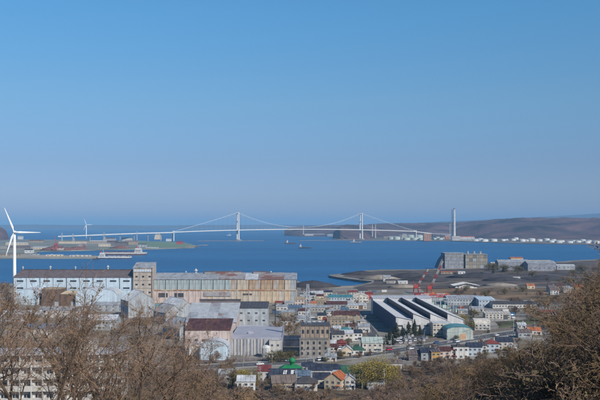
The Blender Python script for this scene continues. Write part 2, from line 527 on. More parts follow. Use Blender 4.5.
def cable_z(s):
    if 0 <= s <= SPAN:
        u = 2 * s / SPAN - 1
        return 66 + 75 * u * u
    d = -s if s < 0 else s - SPAN
    u = d / SIDE
    return 141 + (deckz(s) + 1 - 141) * u - 40 * u * (1 - u) * .55
hang = MB()
for sd in (-1, 1):
    b = MB()
    ss = [-SIDE + (SPAN + 2 * SIDE) * i / 90 for i in range(91)] + [0, SPAN]
    ss.sort()
    b.tube([bp_(s, sd * 11.5, cable_z(s)) for s in ss], .36, 6)
    b.build('main_cable', bw, bridge)
    k = int((SPAN + 2 * SIDE) / 24)
    for i in range(1, k):
        s = -SIDE + i * 24
        hang.tube([bp_(s, sd * 11.5, deckz(s) - 1), bp_(s, sd * 11.5, cable_z(s))], .11, 3, cap=False)
struct(hang.build('hanger_rope', bw, bridge), 'stuff')
b = MB()
for s0 in (-SIDE, SPAN + SIDE):
    for sd in (-1, 1):
        b = MB(); b.tube([bp_(s0, sd * 9, 0), bp_(s0, sd * 9, deckz(s0) + 6)], [3.2, 2.8], 4); b.build('end_pier', bw, bridge)
# anchorages
for px, py, lab in ((158, 239.4, 'tan concrete anchorage block under the left end of the bridge'), (404, 239.5, 'pale concrete anchorage block under the right end of the bridge')):
    x, y = at(px, py, 2)
    an = thing('anchorage', lab, 'anchorage', (x, y, 2))
    MB().hexa([(-18, -14, 0), (18, -14, 0), (18, 14, 0), (-18, 14, 0), (-14, -12, 24), (14, -12, 24), (14, 12, 28), (-14, 12, 28)]).build('block', cream if px < 200 else conc, an)
    MB().box(-10, -12, 24, 10, 12, 30).build('saddle_house', conc, an)
def viaduct(name, lab, pts, w=10):
    t = thing(name, lab, 'viaduct', (0, 0, 0))
    b = MB()
    pts = [Vector(p) for p in pts]
    for p, q in zip(pts, pts[1:]):
        d = (q - p).normalized(); s = Vector((-d.y, d.x, 0)).normalized() * w
        dn = Vector((0, 0, -3.4))
        b.hexa([p - s + dn, q - s + dn, q + s + dn, p + s + dn, p - s, q - s, q + s, p + s])
    b.build('deck', bw, t)
    b = MB()
    for p, q in zip(pts, pts[1:]):
        for sd in (-1, 1):
            d = (q - p).normalized(); s = Vector((-d.y, d.x, 0)).normalized() * w * sd * .97
            b.tube([p + s + Vector((0, 0, 1)), q + s + Vector((0, 0, 1))], .35, 4)
    b.build('parapet', bw, t)
    L_ = 0
    for p, q in zip(pts, pts[1:]):
        n = max(1, int((q - p).length / 55))
        for i in range(n):
            c = p + (q - p) * (i / n)
            MB().tube([(c.x, c.y, 0), (c.x, c.y, c.z - 3.4)], 2.2, 8).build('pier', conc, t)
e0 = bp_(-SIDE, 0, deckz(-SIDE) - 1.2); e1 = bp_(SPAN + SIDE, 0, deckz(SPAN + SIDE) - 1.2)
def vp(px, py, Y): return (xat(px, Y), Y, zat(py, Y))
viaduct('approach_viaduct', 'white elevated road running over the port to the left end of the bridge', [e0, vp(148, 232.9, 4010), vp(120, 233.8, 3950), vp(90, 235, 3900), vp(58, 236.2, 3860)])
viaduct('approach_viaduct', 'white elevated road leaving the right end of the bridge over the tanks', [e1, vp(432, 233.4, 4580), vp(450, 234.4, 4500)])

# ------------------------------------------------------------------ wind turbines
tw_m = M('turbine_white', (.8, .8, .8), .45, .04)
def turbine(px, hubpy, Y, blen, angs, lab, yaw):
    x = xat(px, Y); hz_ = zat(hubpy, Y)
    t = thing('wind_turbine', lab, 'wind turbine', (x, Y, 2.5), yaw)
    h = hz_ - 2.5; k = blen / 30
    MB().lathe([(2.1 * k, 0), (1.9 * k, h * .3), (1.3 * k, h - 1)], 20).build('tower', tw_m, t, smooth=True)
    MB().lathe([(3 * k, -.5), (3 * k, .6)], 16).build('foundation', conc, t)
    nb = MB()
    nb.hexa([(-1.4 * k, -2.6 * k, h - 1.4 * k), (1.4 * k, -2.6 * k, h - 1.4 * k), (1.2 * k, 6 * k, h - 1.1 * k), (-1.2 * k, 6 * k, h - 1.1 * k), (-1.4 * k, -2.6 * k, h + 1.5 * k), (1.4 * k, -2.6 * k, h + 1.5 * k), (1.1 * k, 6 * k, h + 1.4 * k), (-1.1 * k, 6 * k, h + 1.4 * k)])
    nb.build('nacelle', tw_m, t)
    hb = MB()
    hb.tube([(0, -2.6 * k, h), (0, -3.6 * k, h), (0, -4.8 * k, h), (0, -5.4 * k, h)], [1.45 * k, 1.4 * k, .9 * k, .1], 14)
    hub = hb.build('hub', tw_m, t, smooth=True)
    for a in angs:
        b = MB()
        u = Vector((math.sin(R(a)), 0, math.cos(R(a)))); v = Vector((math.cos(R(a)), 0, -math.sin(R(a))))
        st = [(.03, .55, .55, 0), (.1, .7, .6, .1), (.2, 1.35, .4, .35), (.4, 1.05, .3, .3), (.7, .68, .2, .2), (.95, .32, .1, .1), (1, .1, .05, .05)]
        o = len(b.v); c0 = Vector((0, -3.6 * k, h))
        for s, ch, th, sw in st:
            c = c0 + u * s * blen + v * sw * k
            for q in range(8):
                an = 2 * math.pi * q / 8
                p = c + v * math.cos(an) * ch * k + Vector((0, 1, 0)) * math.sin(an) * th * k
                b.v.append(tuple(p))
        for i in range(len(st) - 1):
            for q in range(8):
                b.f.append((i * 8 + q, i * 8 + (q + 1) % 8, (i + 1) * 8 + (q + 1) % 8, (i + 1) * 8 + q)); b.m.append(0)
        b.f.append(tuple(range((len(st) - 1) * 8, len(st) * 8))); b.m.append(0)
        b.build('blade', tw_m, hub, smooth=True)
turbine(14.6, 232, 1000, 31, (-21, 91, 198), 'tall white wind turbine behind the left end of the blue steelworks hall', R(8))
turbine(86.3, 224.6, 4700, 36, (-20, 92, 205), 'small far white wind turbine standing in the port on the left', R(8))

# ------------------------------------------------------------------ ships and boats
def ship(px, py, length, beam, free, lab, hullm, stripem, supm, sup_at, sup_h, face, cat='ship', name='cargo_ship', deckm=None, cranes=0):
    x, y = at(px, py, 0)
    t = thing(name, lab, cat, (x, y, 0), face)
    def ring(z, k, m_):
        return [(-length / 2 * k, -beam / 2 * .8, z), (-length * .3, -beam / 2, z), (length * .28, -beam / 2, z), (length * .42, -beam * .3, z), (length / 2 * k, 0, z), (length * .42, beam * .3, z), (length * .28, beam / 2, z), (-length * .3, beam / 2, z), (-length / 2 * k, beam / 2 * .8, z)]
    def loft(z0, z1, k0, k1):
        b = MB(); a, c = ring(z0, k0, 0), ring(z1, k1, 0); n = len(a)
        b.add(a + c, [(i, (i + 1) % n, (i + 1) % n + n, i + n) for i in range(n)] + [tuple(range(n, 2 * n))])
        return b
    loft(-.5, free * .45, .95, .97).build('lower_hull', stripem, t)
    loft(free * .45, free, .97, 1.02).build('hull', hullm, t)
    L_ = length * .16
    sxx = sup_at * length
    b = MB()
    for i in range(3):
        g = i * .9
        b.box(sxx - L_ / 2 + g, -beam * .42 + g * .4, free + sup_h * i / 3, sxx + L_ / 2 - g * .5, beam * .42 - g * .4, free + sup_h * (i + 1) / 3)
    b.build('superstructure', supm, t)
    b = MB()
    for i in range(2):
        b.box(sxx - L_ * .4, -beam * .42 - .08, free + sup_h * (i + .3) / 3, sxx + L_ * .4, -beam * .42 + .2, free + sup_h * (i + .62) / 3)
    b.build('window_band', glass, t)
    MB().lathe([(L_ * .16, free + sup_h), (L_ * .13, free + sup_h * 1.35)], 10, sxx - L_ * .2, 0).build('funnel', redp, t)
    MB().tube([(sxx + L_ * .2, 0, free + sup_h), (sxx + L_ * .2, 0, free + sup_h * 1.9)], length * .003 + .08, 5).build('mast', supm, t)
    if length > 50:
        b = MB()
        for i in range(5):
            c = length * (-.36 + .14 * i) * (1 if sup_at > 0 else -1) - (length * .05 if sup_at > 0 else -length * .05)
            MB().box(c - length * .05, -beam * .32, free, c + length * .05, beam * .32, free + 2.2).build('hatch_cover', deckm or maroon, t)
        for i in range(cranes):
            c = length * (-.3 + .22 * i)
            MB().tube([(c, 0, free), (c, 0, free + 14), (c + 12, 0, free + 20)], [.9, .8, .4], 6).build('deck_crane', cream, t)
    return t
ship(125.5, 255, 112, 17, 7, 'long cargo ship with red and white hull moored behind the white-bowed ship', offw, maroon, white, .3, 11, 0, cranes=0)
ship(115, 258.8, 78, 13, 5, 'smaller ship with dark hull and white superstructure at its left end by the quay', white, navyr, white, -.38, 9, 0, deckm=greyr)
ship(290.5, 244, 46, 9, 5, 'dark hulled ship with white bridge at sea, left of two small ships under the bridge', dsteel, maroon, white, -.3, 9, R(8))
ship(305, 248.4, 42, 9, 4, 'dark hulled ship with white bridge at sea, nearest to the camera below the bridge deck', dsteel, navyr, white, -.36, 8, R(-4))
ship(355.5, 242.8, 52, 10, 4.5, 'small grey ship with white cabin in front of the right bridge tower', greyw, navyr, white, -.15, 9, R(5))
ship(229, 235.6, 34, 9, 5, 'tiny white ship far off left of the left bridge tower', white, greyw, white, .1, 9, 0)
ship(96, 259.6, 17, 5, 2.5, 'dark tug at the right tip of the beige quay', dsteel, navyr, dsteel, .1, 3, R(10), cat='boat', name='tug_boat')

# ------------------------------------------------------------------ oil tanks, chimneys on the far shore
tank_w = M('tank_white', (.66, .67, .66), .55, .06, streak=.12, objrand=.12)
tank_g = M('tank_pale_green', (.5, .56, .5), .55, .06, streak=.12, objrand=.12)
def tank_proto(mat):
    t = thing('oil_tank', '', 'tank', (0, 0, 0))
    MB().lathe([(1, 0), (1, .62)], 24).build('shell', mat, t, smooth=False)
    MB().lathe([(1.02, .62), (.5, .7), (.05, .74)], 24).build('roof', mat, t)
    b = MB()
    for i in range(8):
        a = R(200 + i * 12); c = R(200 + i * 12 + 12)
        b.slab((1.0 * math.cos(a), 1.0 * math.sin(a), .08 * i), (1.07 * math.cos(a), 1.07 * math.sin(a), .08 * i), (1.07 * math.cos(c), 1.07 * math.sin(c), .08 * i + .08), (math.cos(c), math.sin(c), .08 * i + .08), .02)
    b.build('stair', steel, t)
    return t
protos = {}
ORD = 'first second third fourth fifth sixth seventh eighth ninth tenth eleventh twelfth thirteenth fourteenth fifteenth sixteenth seventeenth eighteenth nineteenth twentieth 21st 22nd 23rd 24th 25th 26th 27th 28th 29th 30th'.split()
def tanks(lst, label, group, mat):
    lst = sorted(lst)
    base = label
    for i, (px, py, wpx) in enumerate(lst):
        label = base.replace('#', ORD[i] + ' from the left')
        x, y = at(px, py - .4, 2.5)
        r = wpx * y / F / 2 * 1.22
        if mat.name not in protos:
            protos[mat.name] = o = tank_proto(mat); o.location = (x, y, 1.5); o['label'] = label; o['group'] = group
        else: o = copy_thing(protos[mat.name], (x, y, 1.5), label=label, group=group)
        o.scale = (r, r, r * rnd.uniform(.9, 1.25))
        o.rotation_euler = (0, 0, rnd.uniform(0, 6))
tanks([(391, 239.6, 5), (397, 239.8, 6), (402.5, 238.2, 7), (406.5, 240.2, 6), (411, 238.2, 7.5), (415, 240.2, 6), (419.5, 238.2, 7.5), (421.5, 240.3, 5)], 'pale oil tank, # beside the orange brown block', 'oil tanks left of the orange building', tank_g)
tanks([(434, 239.6, 4), (437.5, 238.7, 3.6), (440.5, 240, 4), (444, 239.4, 4)], 'pale oil tank, # just left of the tall chimney', 'oil tanks left of the tall chimney', tank_g)
tanks([(475.5, 241.3, 5), (480, 240.8, 4.5), (484.5, 241.8, 6), (493.5, 241.6, 6), (503, 241.2, 4), (506, 240.6, 3.6), (513, 240.9, 4.6), (516, 239.8, 4), (522, 241.8, 5.5), (526.5, 241.6, 4), (531.5, 241.6, 6), (539.5, 241.6, 4.6), (546.5, 240.8, 5), (551, 242.6, 5.5), (553.5, 241, 4.2), (558.5, 243.2, 6), (562, 242.2, 4), (569.5, 243.2, 5.5), (574, 242, 4), (578, 242.6, 5), (582.5, 241.8, 5), (587, 243.4, 5.5), (589, 242, 4), (595.5, 243.8, 5.5), (599, 243.2, 5)], 'white oil tank, # in the row below wooded hills', 'white oil tanks along the right shore', tank_w)
tanks([(285.5, 234.4, 4), (293, 234, 3), (296.5, 234, 3.4)], 'white tank, # on the far headland tip', 'white tanks on the far headland', tank_w)
tanks([(349, 238.6, 3.6), (356.5, 238.4, 2.6)], 'pale tank, # left of the right bridge tower', 'tanks by the right bridge tower', tank_w)

def chimney(px, py, toppy, Y, r, lab, stripes=None, n=1):
    x = xat(px, Y)
    t = thing('chimney', lab, 'chimney', (x, Y, 2))
    h = zat(toppy, Y) - 2
    k = 6
    for i in range(k):
        r0, r1 = r * (1 - .45 * i / k), r * (1 - .45 * (i + 1) / k)
        m = stripes[i % len(stripes)] if stripes else white
        MB().lathe([(r0, h * i / k), (r1, h * (i + 1) / k)], 14).build('shaft_section', m, t, smooth=False)
    MB().lathe([(r * .62, h * .985), (r * .62, h + 1)], 14).build('rim', dsteel, t)
    b = MB()
    for z in (.45, .72, .95): b.lathe([(r * (1 - .45 * z) + 1.2, h * z), (r * (1 - .45 * z) + 1.2, h * z + 1)], 14)
    b.build('platform', steel, t)
chimney(454.3, 0, 208.5, 4300, 7.6, 'tall white refinery chimney standing above the tanks on the right shore')
def lattice(name, lab, cat, x, y, z0, h, w0, w1, mat, r=.25, nseg=9, legs=True, arms=(), top=None):
    t = thing(name, lab, cat, (x, y, z0))
    def c(i, k):
        w = w0 + (w1 - w0) * i / nseg
        a = k * math.pi / 2 + math.pi / 4
        return Vector((w * .7071 * math.cos(a), w * .7071 * math.sin(a), h * i / nseg))
    for k in range(4):
        MB().tube([c(0, k), c(nseg, k)], r, 5).build('leg', mat, t)
    b = MB()
    for i in range(nseg):
        for k in range(4):
            b.tube([c(i, k), c(i + 1, k + 1)], r * .55, 4, cap=False)
            b.tube([c(i, k + 1), c(i + 1, k)], r * .55, 4, cap=False)
            b.tube([c(i + 1, k), c(i + 1, k + 1)], r * .55, 4, cap=False)
    struct(b.build('bracing', mat, t), 'stuff')
    for z, l in arms:
        MB().tube([(-l, 0, z), (l, 0, z)], r * .8, 4).build('cross_arm', mat, t)
    return t
lattice('lattice_mast', 'grey lattice flare mast just left of the tall white chimney', 'mast', xat(452, 4310), 4310, 2, zat(208.8, 4310) - 2, 11, 4, steel, .5, 12)
lattice('lattice_mast', 'short grey lattice mast left of the flare mast and tall chimney', 'mast', xat(450, 4290), 4290, 2, zat(223.5, 4290) - 2, 6, 4, offw, .5, 7)
for px, tp, lab in ((372.3, 224, 'thin pale chimney right of the right bridge tower, left one of a pair'), (375.4, 224, 'thin pale chimney right of the right bridge tower, right one of a pair'), (303.3, 224.4, 'thin pale chimney on the far headland under the bridge span')):
    chimney(px, 0, tp, 4900 if px > 350 else 5700, 3.6, lab, [offw])

# ------------------------------------------------------------------ simple industrial buildings far off
def roof_ribs(b, a, c, d, e, n, hgt=.18, w=.12, m=0):
    """raised seams from edge a-c (eave) to e-d (ridge)"""
    a, c, d, e = map(Vector, (a, c, d, e))
    nn = (c - a).cross(e - a).normalized()
    u = (c - a).normalized() * w
    for i in range(1, n):
        p = a + (c - a) * i / n; q = e + (d - e) * i / n
        b.hexa([p - u, p + u, q + u, q - u, p - u + nn * hgt, p + u + nn * hgt, q + u + nn * hgt, q - u + nn * hgt], m)
WIN = {}
def window_mesh(w, h, fm, gm, mull=1):
    k = (round(w, 2), round(h, 2), fm.name, gm.name, mull)
    if k not in WIN:
        b = MB(); f = min(.12, w * .1)
        b.box(-w / 2, -.09, -h / 2, -w / 2 + f, .02, h / 2); b.box(w / 2 - f, -.09, -h / 2, w / 2, .02, h / 2)
        b.box(-w / 2 + f, -.09, h / 2 - f, w / 2 - f, .02, h / 2); b.box(-w / 2 + f, -.09, -h / 2, w / 2 - f, .02, -h / 2 + f)
        for i in range(1, mull + 1):
            c = -w / 2 + w * i / (mull + 1)
            b.box(c - f * .4, -.075, -h / 2 + f, c + f * .4, .02, h / 2 - f)
        b.box(-w / 2 + f, -.04, -h / 2 + f, w / 2 - f, .01, h / 2 - f, 1)
        WIN[k] = b.mesh('window', [fm, gm])
    return WIN[k]
def put_windows(parent, face, w, d, zs, n, ww, wh, fm=frame, gm=glass, span=None, mull=1, name='window'):
    me = window_mesh(ww, wh, fm, gm, mull)
    W_ = (w if face in 'fb' else d)
    sp = span or (-W_ / 2 + W_ * .5 / n, W_ / 2 - W_ * .5 / n)
    for z in zs:
        for i in range(n):
            u = sp[0] + (sp[1] - sp[0]) * (i / (n - 1) if n > 1 else .5)
            if face == 'f': place(me, name, parent, (u, -d / 2, z))
            elif face == 'b': place(me, name, parent, (-u, d / 2, z), math.pi)
            elif face == 'r': place(me, name, parent, (w / 2, u, z), math.pi / 2)
            else: place(me, name, parent, (-w / 2, -u, z), -math.pi / 2)
def building(px, py, w, d, h, rh, wallm, roofm, label, rz=0, roof='gable', axis='x', cat='building', name='building', front=None, side=None, ww=1.3, wh=1.2, door=1, chim=False, z=None, Y=None, ribs=None, over=.35, zs=None, mull=1, fm=frame, doorm=None, wband=None, group=None, base=True):
    """front = windows per row on the front, side = the same on the ends; rows at heights zs"""
    if Y is None: x, y = at(px, py, z if z is not None else 3.0)
    else: x, y = xat(px, Y), Y
    c, s = math.cos(rz), math.sin(rz)
    cx, cy = x - s * 0, y + abs(d / 2 * c) + abs(w / 2 * s)
    zz = z if z is not None else (H(cx, cy) if cy < 430 else 3.0)
    t = thing(name, label, cat, (cx, cy, zz - .05), rz, group)
    b = MB()
    x0, x1, y0, y1 = -w / 2, w / 2, -d / 2, d / 2
    rf = MB()
    n = ribs if ribs is not None else min(16, max(4, int((w if axis == 'x' else d) / 2.2)))
    if roof == 'gable' and axis == 'x':
        b.prism_x([(y0, 0), (y1, 0), (y1, h), (0, h + rh), (y0, h)], x0, x1)
        o = over; k = rh / (d / 2)
        A, B, C, D = (x0 - o, y0 - o, h - k * o + .14), (x1 + o, y0 - o, h - k * o + .14), (x1 + o, 0, h + rh + .14), (x0 - o, 0, h + rh + .14)
        rf.slab(A, B, C, D, .12); roof_ribs(rf, A, B, C, D, n)
        A, B, C, D = (x1 + o, y1 + o, h - k * o + .14), (x0 - o, y1 + o, h - k * o + .14), (x0 - o, 0, h + rh + .14), (x1 + o, 0, h + rh + .14)
        rf.slab(A, B, C, D, .12); roof_ribs(rf, A, B, C, D, n)
        rf.box(x0 - o, -.25, h + rh + .08, x1 + o, .25, h + rh + .26)
    elif roof == 'gable':
        b.prism_y([(x0, 0), (x1, 0), (x1, h), (0, h + rh), (x0, h)], y0, y1)
        o = over; k = rh / (w / 2)
        A, B, C, D = (x0 - o, y1 + o, h - k * o + .14), (x0 - o, y0 - o, h - k * o + .14), (0, y0 - o, h + rh + .14), (0, y1 + o, h + rh + .14)
        rf.slab(A, B, C, D, .12); roof_ribs(rf, A, B, C, D, n)
        A, B, C, D = (x1 + o, y0 - o, h - k * o + .14), (x1 + o, y1 + o, h - k * o + .14), (0, y1 + o, h + rh + .14), (0, y0 - o, h + rh + .14)
        rf.slab(A, B, C, D, .12); roof_ribs(rf, A, B, C, D, n)
        rf.box(-.25, y0 - o, h + rh + .08, .25, y1 + o, h + rh + .26)
    elif roof == 'hip':
        b.box(x0, y0, 0, x1, y1, h)
        o = over + .15; q = min(w, d) / 2 * .9
        hx, hy = (max(.3, w / 2 - q), .15) if w >= d else (.15, max(.3, d / 2 - q))
        e = [(x0 - o, y0 - o, h), (x1 + o, y0 - o, h), (x1 + o, y1 + o, h), (x0 - o, y1 + o, h)]
        rf.hexa([(p[0], p[1], h) for p in e] + [(p[0], p[1], h + .12) for p in e])
        rf.add([(p[0], p[1], h + .12) for p in e] + [(-hx, -hy, h + rh), (hx, -hy, h + rh), (hx, hy, h + rh), (-hx, hy, h + rh)], [(0, 1, 5, 4), (1, 2, 6, 5), (2, 3, 7, 6), (3, 0, 4, 7), (4, 5, 6, 7)])
    elif roof == 'mono':      # falls towards the front
        b.prism_x([(y0, 0), (y1, 0), (y1, h + rh), (y0, h)], x0, x1)
        o = over; k = rh / d
        A, B, C, D = (x0 - o, y0 - o, h - k * o + .14), (x1 + o, y0 - o, h - k * o + .14), (x1 + o, y1 + o, h + rh + k * o + .14), (x0 - o, y1 + o, h + rh + k * o + .14)
        rf.slab(A, B, C, D, .12); roof_ribs(rf, A, B, C, D, n)
    elif roof == 'barrel':    # vault along axis
        k = 14; prof = []
        half = (d if axis == 'x' else w) / 2
        for i in range(k + 1):
            a = math.pi * i / k
            prof.append((-half * math.cos(a), h + rh * math.sin(a)))
        if axis == 'x': b.prism_x([(y0, 0)] + [(y1, 0)] + prof[::-1], x0, x1)
        else: b.prism_y([(x0, 0)] + [(x1, 0)] + prof[::-1], y0, y1)
        for i in range(k):
            (u0, v0), (u1, v1) = prof[i], prof[i + 1]
            if axis == 'x': rf.slab((x0 - .3, u0, v0 + .15), (x1 + .3, u0, v0 + .15), (x1 + .3, u1, v1 + .15), (x0 - .3, u1, v1 + .15), .12)
            else: rf.slab((u0, y1 + .3, v0 + .15), (u0, y0 - .3, v0 + .15), (u1, y0 - .3, v1 + .15), (u1, y1 + .3, v1 + .15), .12)
    else:                     # flat with a parapet
        b.box(x0, y0, 0, x1, y1, h)
        p = .3
        rf.box(x0 + p, y0 + p, h, x1 - p, y1 - p, h + .1)
        for q in ((x0 - .05, y0 - .05, x1 + .05, y0 + p), (x0 - .05, y1 - p, x1 + .05, y1 + .05), (x0 - .05, y0 + p, x0 + p, y1 - p), (x1 - p, y0 + p, x1 + .05, y1 - p)):
            rf.box(q[0], q[1], h, q[2], q[3], h + .55)
        if w > 8: rf.box(-w * .2, -d * .15, h + .1, -w * .2 + min(3, w * .2), -d * .15 + min(3, d * .3), h + 1.6)
    b.build('wall', wallm, t)
    rfo = rf.build('roof', roofm, t)
    zz_ = zs or ([h * .55] if h < 4.6 else [1.6, h - 1.4] if h < 8 else [h * (i + .55) / int(h / 3.2) for i in range(int(h / 3.2))])
    if front: put_windows(t, 'f', w, d, zz_, front, ww, wh, fm, mull=mull)
    if side: put_windows(t, 'l', w, d, zz_, side, ww, wh, fm, mull=mull); put_windows(t, 'r', w, d, zz_, side, ww, wh, fm, mull=mull)
    if door:
        dw, dh = (1.0, 2.1) if h < 8 and w < 16 else (3.6, 3.8)
        u = w * (.3 if door == 1 else door)
        dd = MB(); dd.box(u - dw / 2, y0 - .1, 0, u + dw / 2, y0 + .02, dh)
        dd.box(u - dw / 2 - .1, y0 - .14, dh, u + dw / 2 + .1, y0 + .02, dh + .14)
        do = dd.build('door', doorm or greyw, t)
        MB().box(u + dw * .32, y0 - .18, dh * .46, u + dw * .4, y0 - .1, dh * .52).build('handle', dsteel, do)
    if door and h < 8 and w < 16 and roof != 'flat':
        u = w * (.3 if door == 1 else door)
        pc = MB(); pc.slab((u - 1, y0 - 1.1, 2.35), (u + 1, y0 - 1.1, 2.35), (u + 1, y0 - .02, 2.62), (u - 1, y0 - .02, 2.62), .1)
        for e in (-.9, .82): pc.box(u + e, y0 - 1.02, 0, u + e + .09, y0 - .93, 2.26)
        pc.build('porch', roofm, t)
        MB().tube([(x0 + .1, y0 - over * .9, .1), (x0 + .1, y0 - over * .9, h - .15)], .05, 5).build('downpipe', greyw, t)
    if chim:
        c_ = MB(); c_.box(w * .22, d * .12, h + rh * .4, w * .22 + .7, d * .12 + .7, h + rh + 1.1)
        c_.box(w * .22 - .1, d * .12 - .1, h + rh + 1.1, w * .22 + .8, d * .12 + .8, h + rh + 1.25)
        c_.build('chimney', conc, rfo)
    if base and h > 2.5: MB().box(x0 - .06, y0 - .06, 0, x1 + .06, y1 + .06, .35).build('plinth', concd, t)
    return t
# far shore and port
B = building
B(427.5, 240.8, 36, 30, 34, 0, M('orange_brown_block', (.45, .24, .14), streak=.2), greyr, 'orange brown block between two groups of pale tanks on the far shore', roof='flat', front=3, zs=[9, 18, 27], ww=5, wh=3, z=2, door=0)
B(466, 239.4, 90, 24, 12, 4, white, oranger, 'long white and orange refinery building right of the tall chimney', roof='gable', front=8, zs=[6], ww=5, wh=3, z=2)
B(456, 240, 40, 20, 20, 0, offw, redr, 'white block with red roof at the foot of the tall chimney', roof='mono', z=2, front=4, zs=[6, 13], ww=4, wh=3, door=0)
B(447.5, 239.3, 24, 16, 16, 3, oranger, offw, 'small orange building left of the chimney foot', z=2, door=0)
tk = thing('loading_pier', 'thin white loading pier running right from the foot of the tall chimney', 'pier', (xat(462, 3950), 3950, 0))
MB().box(-45, -4, 5, 65, 4, 7).build('deck', white, tk)
for i in range(9): MB().tube([(-42 + i * 13, 0, -1), (-42 + i * 13, 0, 5)], 1, 6).build('pile', conc, tk)
for i, (px, py, w, h, m_, rm) in enumerate([(309, 236.3, 60, 14, offw, greyr), (319, 236.2, 80, 12, white, greyr), (331, 236.4, 50, 12, greyw, greyr), (341, 238.7, 20, 16, offw, maroon), (387, 238.8, 40, 12, tan, brownr), (394, 239.4, 50, 12, cream, greyr)]):
    B(px, py, w, 24, h, 4, m_, rm, ['long pale shed on the far headland shore, left one under the bridge', 'longest white shed on the far headland shore under the bridge', 'grey shed on the far headland shore, nearest the dark headland', 'white house with maroon roof at the left foot of the dark headland', 'tan shed with brown roof on the shore right of the paired chimneys', 'cream shed with grey roof on the shore left of the pale tanks'][i], z=1.5, front=4, ww=4, wh=3, zs=[6], door=0)
P = [
 (20, 239.4, 26, 16, 14, 'white', 'grey', 'small white hut shining on the dark far-left hill', 'gable'),
 (28.5, 253.4, 22, 12, 9, 'white', 'navy', 'white shed with dark roof on the beige quay', 'gable'),
 (34, 255.6, 22, 10, 4.5, 'greyw', 'dark', 'low dark shed on the beige quay beside the white shed', 'flat'),
 (9, 256, 46, 12, 4, 'tan', 'brown', 'low brown shed near the left end of the beige quay', 'gable'),
 (54, 256.4, 40, 10, 3.5, 'cream', 'light', 'long low cream shed in the middle of the beige quay', 'flat'),
 (80, 256.7, 50, 10, 3, 'offw', 'cream', 'long low pale shed near the right end of the quay', 'flat'),
 (40, 249.4, 46, 16, 6, 'cream', 'light', 'cream warehouse in front of the red brown ore piles', 'gable'),
 (18, 248.6, 70, 16, 7, 'brown', 'brown', 'long brown warehouse at the far left behind the beige quay', 'gable'),
 (16, 245.2, 80, 20, 8, 'cream', 'light', 'long cream warehouse below the dark far-left hill', 'gable'),
 (36, 242.8, 60, 18, 9, 'tan', 'maroon', 'tan warehouse with maroon roof left of the far turbine', 'gable'),
 (72, 243.6, 110, 20, 8, 'cream', 'tan', 'very long tan warehouse under the far turbine', 'flat'),
 (98, 243, 70, 20, 8, 'tan', 'light', 'pale roofed warehouse right below the far turbine', 'gable'),
 (82, 249.4, 22, 14, 14, 'rust', 'rust', 'rusty tower shed at the right end of the ore piles', 'mono'),
 (60, 250.2, 20, 10, 7, 'pink', 'maroon', 'small pinkish shed by the ore piles', 'gable'),
 (104, 246.6, 40, 18, 9, 'cream', 'greyr', 'cream shed left of the row of dark port sheds', 'gable'),
 (112, 244.2, 40, 18, 10, 'brown', 'maroon', 'brown shed with maroon roof, left of three dark port sheds', 'gable'),
 (121, 246, 46, 18, 11, 'brown', 'dark', 'brown shed with black roof, middle of three dark port sheds', 'gable'),
 (131, 244.6, 50, 18, 12, 'tan', 'brown', 'tan shed with brown roof, right of three dark port sheds', 'gable'),
 (142, 247.2, 30, 16, 9, 'greyw', 'dark', 'grey shed at the left foot of the green slope', 'gable'),
 (127, 240.8, 50, 20, 12, 'offw', 'greyr', 'pale shed under the elevated road left of the green slope', 'gable'),
 (109, 240.6, 60, 20, 10, 'greyw', 'maroon', 'grey shed with maroon roof under the elevated road', 'gable'),
 (168.5, 241.4, 24, 14, 9, 'white', 'light', 'white house at the top of the green slope', 'gable'),
 (179.5, 244.2, 24, 14, 9, 'redp', 'redr', 'red shed on the right half of the green slope', 'gable'),
 (152, 248.4, 40, 8, 3, 'offw', 'light', 'low white shed on the shore below the green slope', 'flat'),
 (190, 246.9, 26, 9, 3, 'tan', 'tan', 'low tan shed at the right tip of the port', 'flat')]
mm = dict(white=white, greyw=greyw, tan=tan, cream=cream, offw=offw, brown=brownr, grey=greyr, navy=navyr, dark=darkr, light=lgreyr, maroon=maroon, rust=rustr, pink=pinkw, redp=redp, redr=redr, greyr=greyr)
for px, py, w, d, h, a, c, lab, rt in P:
    B(px, py, w, d, h, h * .3 if rt != 'flat' else 0, mm[a], mm[c], lab, roof=rt, name='warehouse', cat='warehouse', z=2.5, front=max(2, int(w / 9)), ww=3, wh=1.8, zs=[h * .6], rz=rnd.uniform(-.08, .08), door=0)
ore = M('ore_heap', (.17, .075, .06), .95, .3, .05, bump=.6)
for px, py, r, h, lab in ((50, 250, 22, 9, 'red brown ore heap, leftmost on the port ground'), (57, 249.2, 26, 12, 'red brown ore heap next to the harbour crane, tallest of all'), (67, 250, 24, 8, 'low red brown ore heap right of the harbour crane'), (76, 249.6, 26, 9, 'red brown ore heap left of the rusty tower shed'), (120, 248.3, 26, 8, 'dark ore heap in front of the dark port sheds')):
    x, y = at(px, py, 2.5)
    b = MB(); b.lathe([(r, 0), (r * .62, h * .55), (r * .2, h * .95), (.3, h)], 18)
    b.v = [(vx * 1.5 + rnd.uniform(-1, 1), vy * .8 + rnd.uniform(-1, 1), vz * rnd.uniform(.85, 1.1)) for vx, vy, vz in b.v]
    tag(b.build('ore_heap', ore, None, (x, y, 2.4), smooth=True), lab, 'ore heap')
x, y = at(55.5, 250.4, 2.5)
hc = thing('harbour_crane', 'dark red harbour crane rising from the ore heaps on the left', 'crane', (x, y, 2.5))
for a in (-5, 5):
    for c in (-5, 5): MB().tube([(a, c, 0), (a * .5, c * .5, 16)], .7, 5).build('leg', redp, hc)
MB().box(-4, -4, 16, 5, 4, 21).build('cab', redp, hc)
MB().tube([(2, 0, 20), (-4, 0, 44)], [1.2, .5], 5).build('jib', redp, hc)
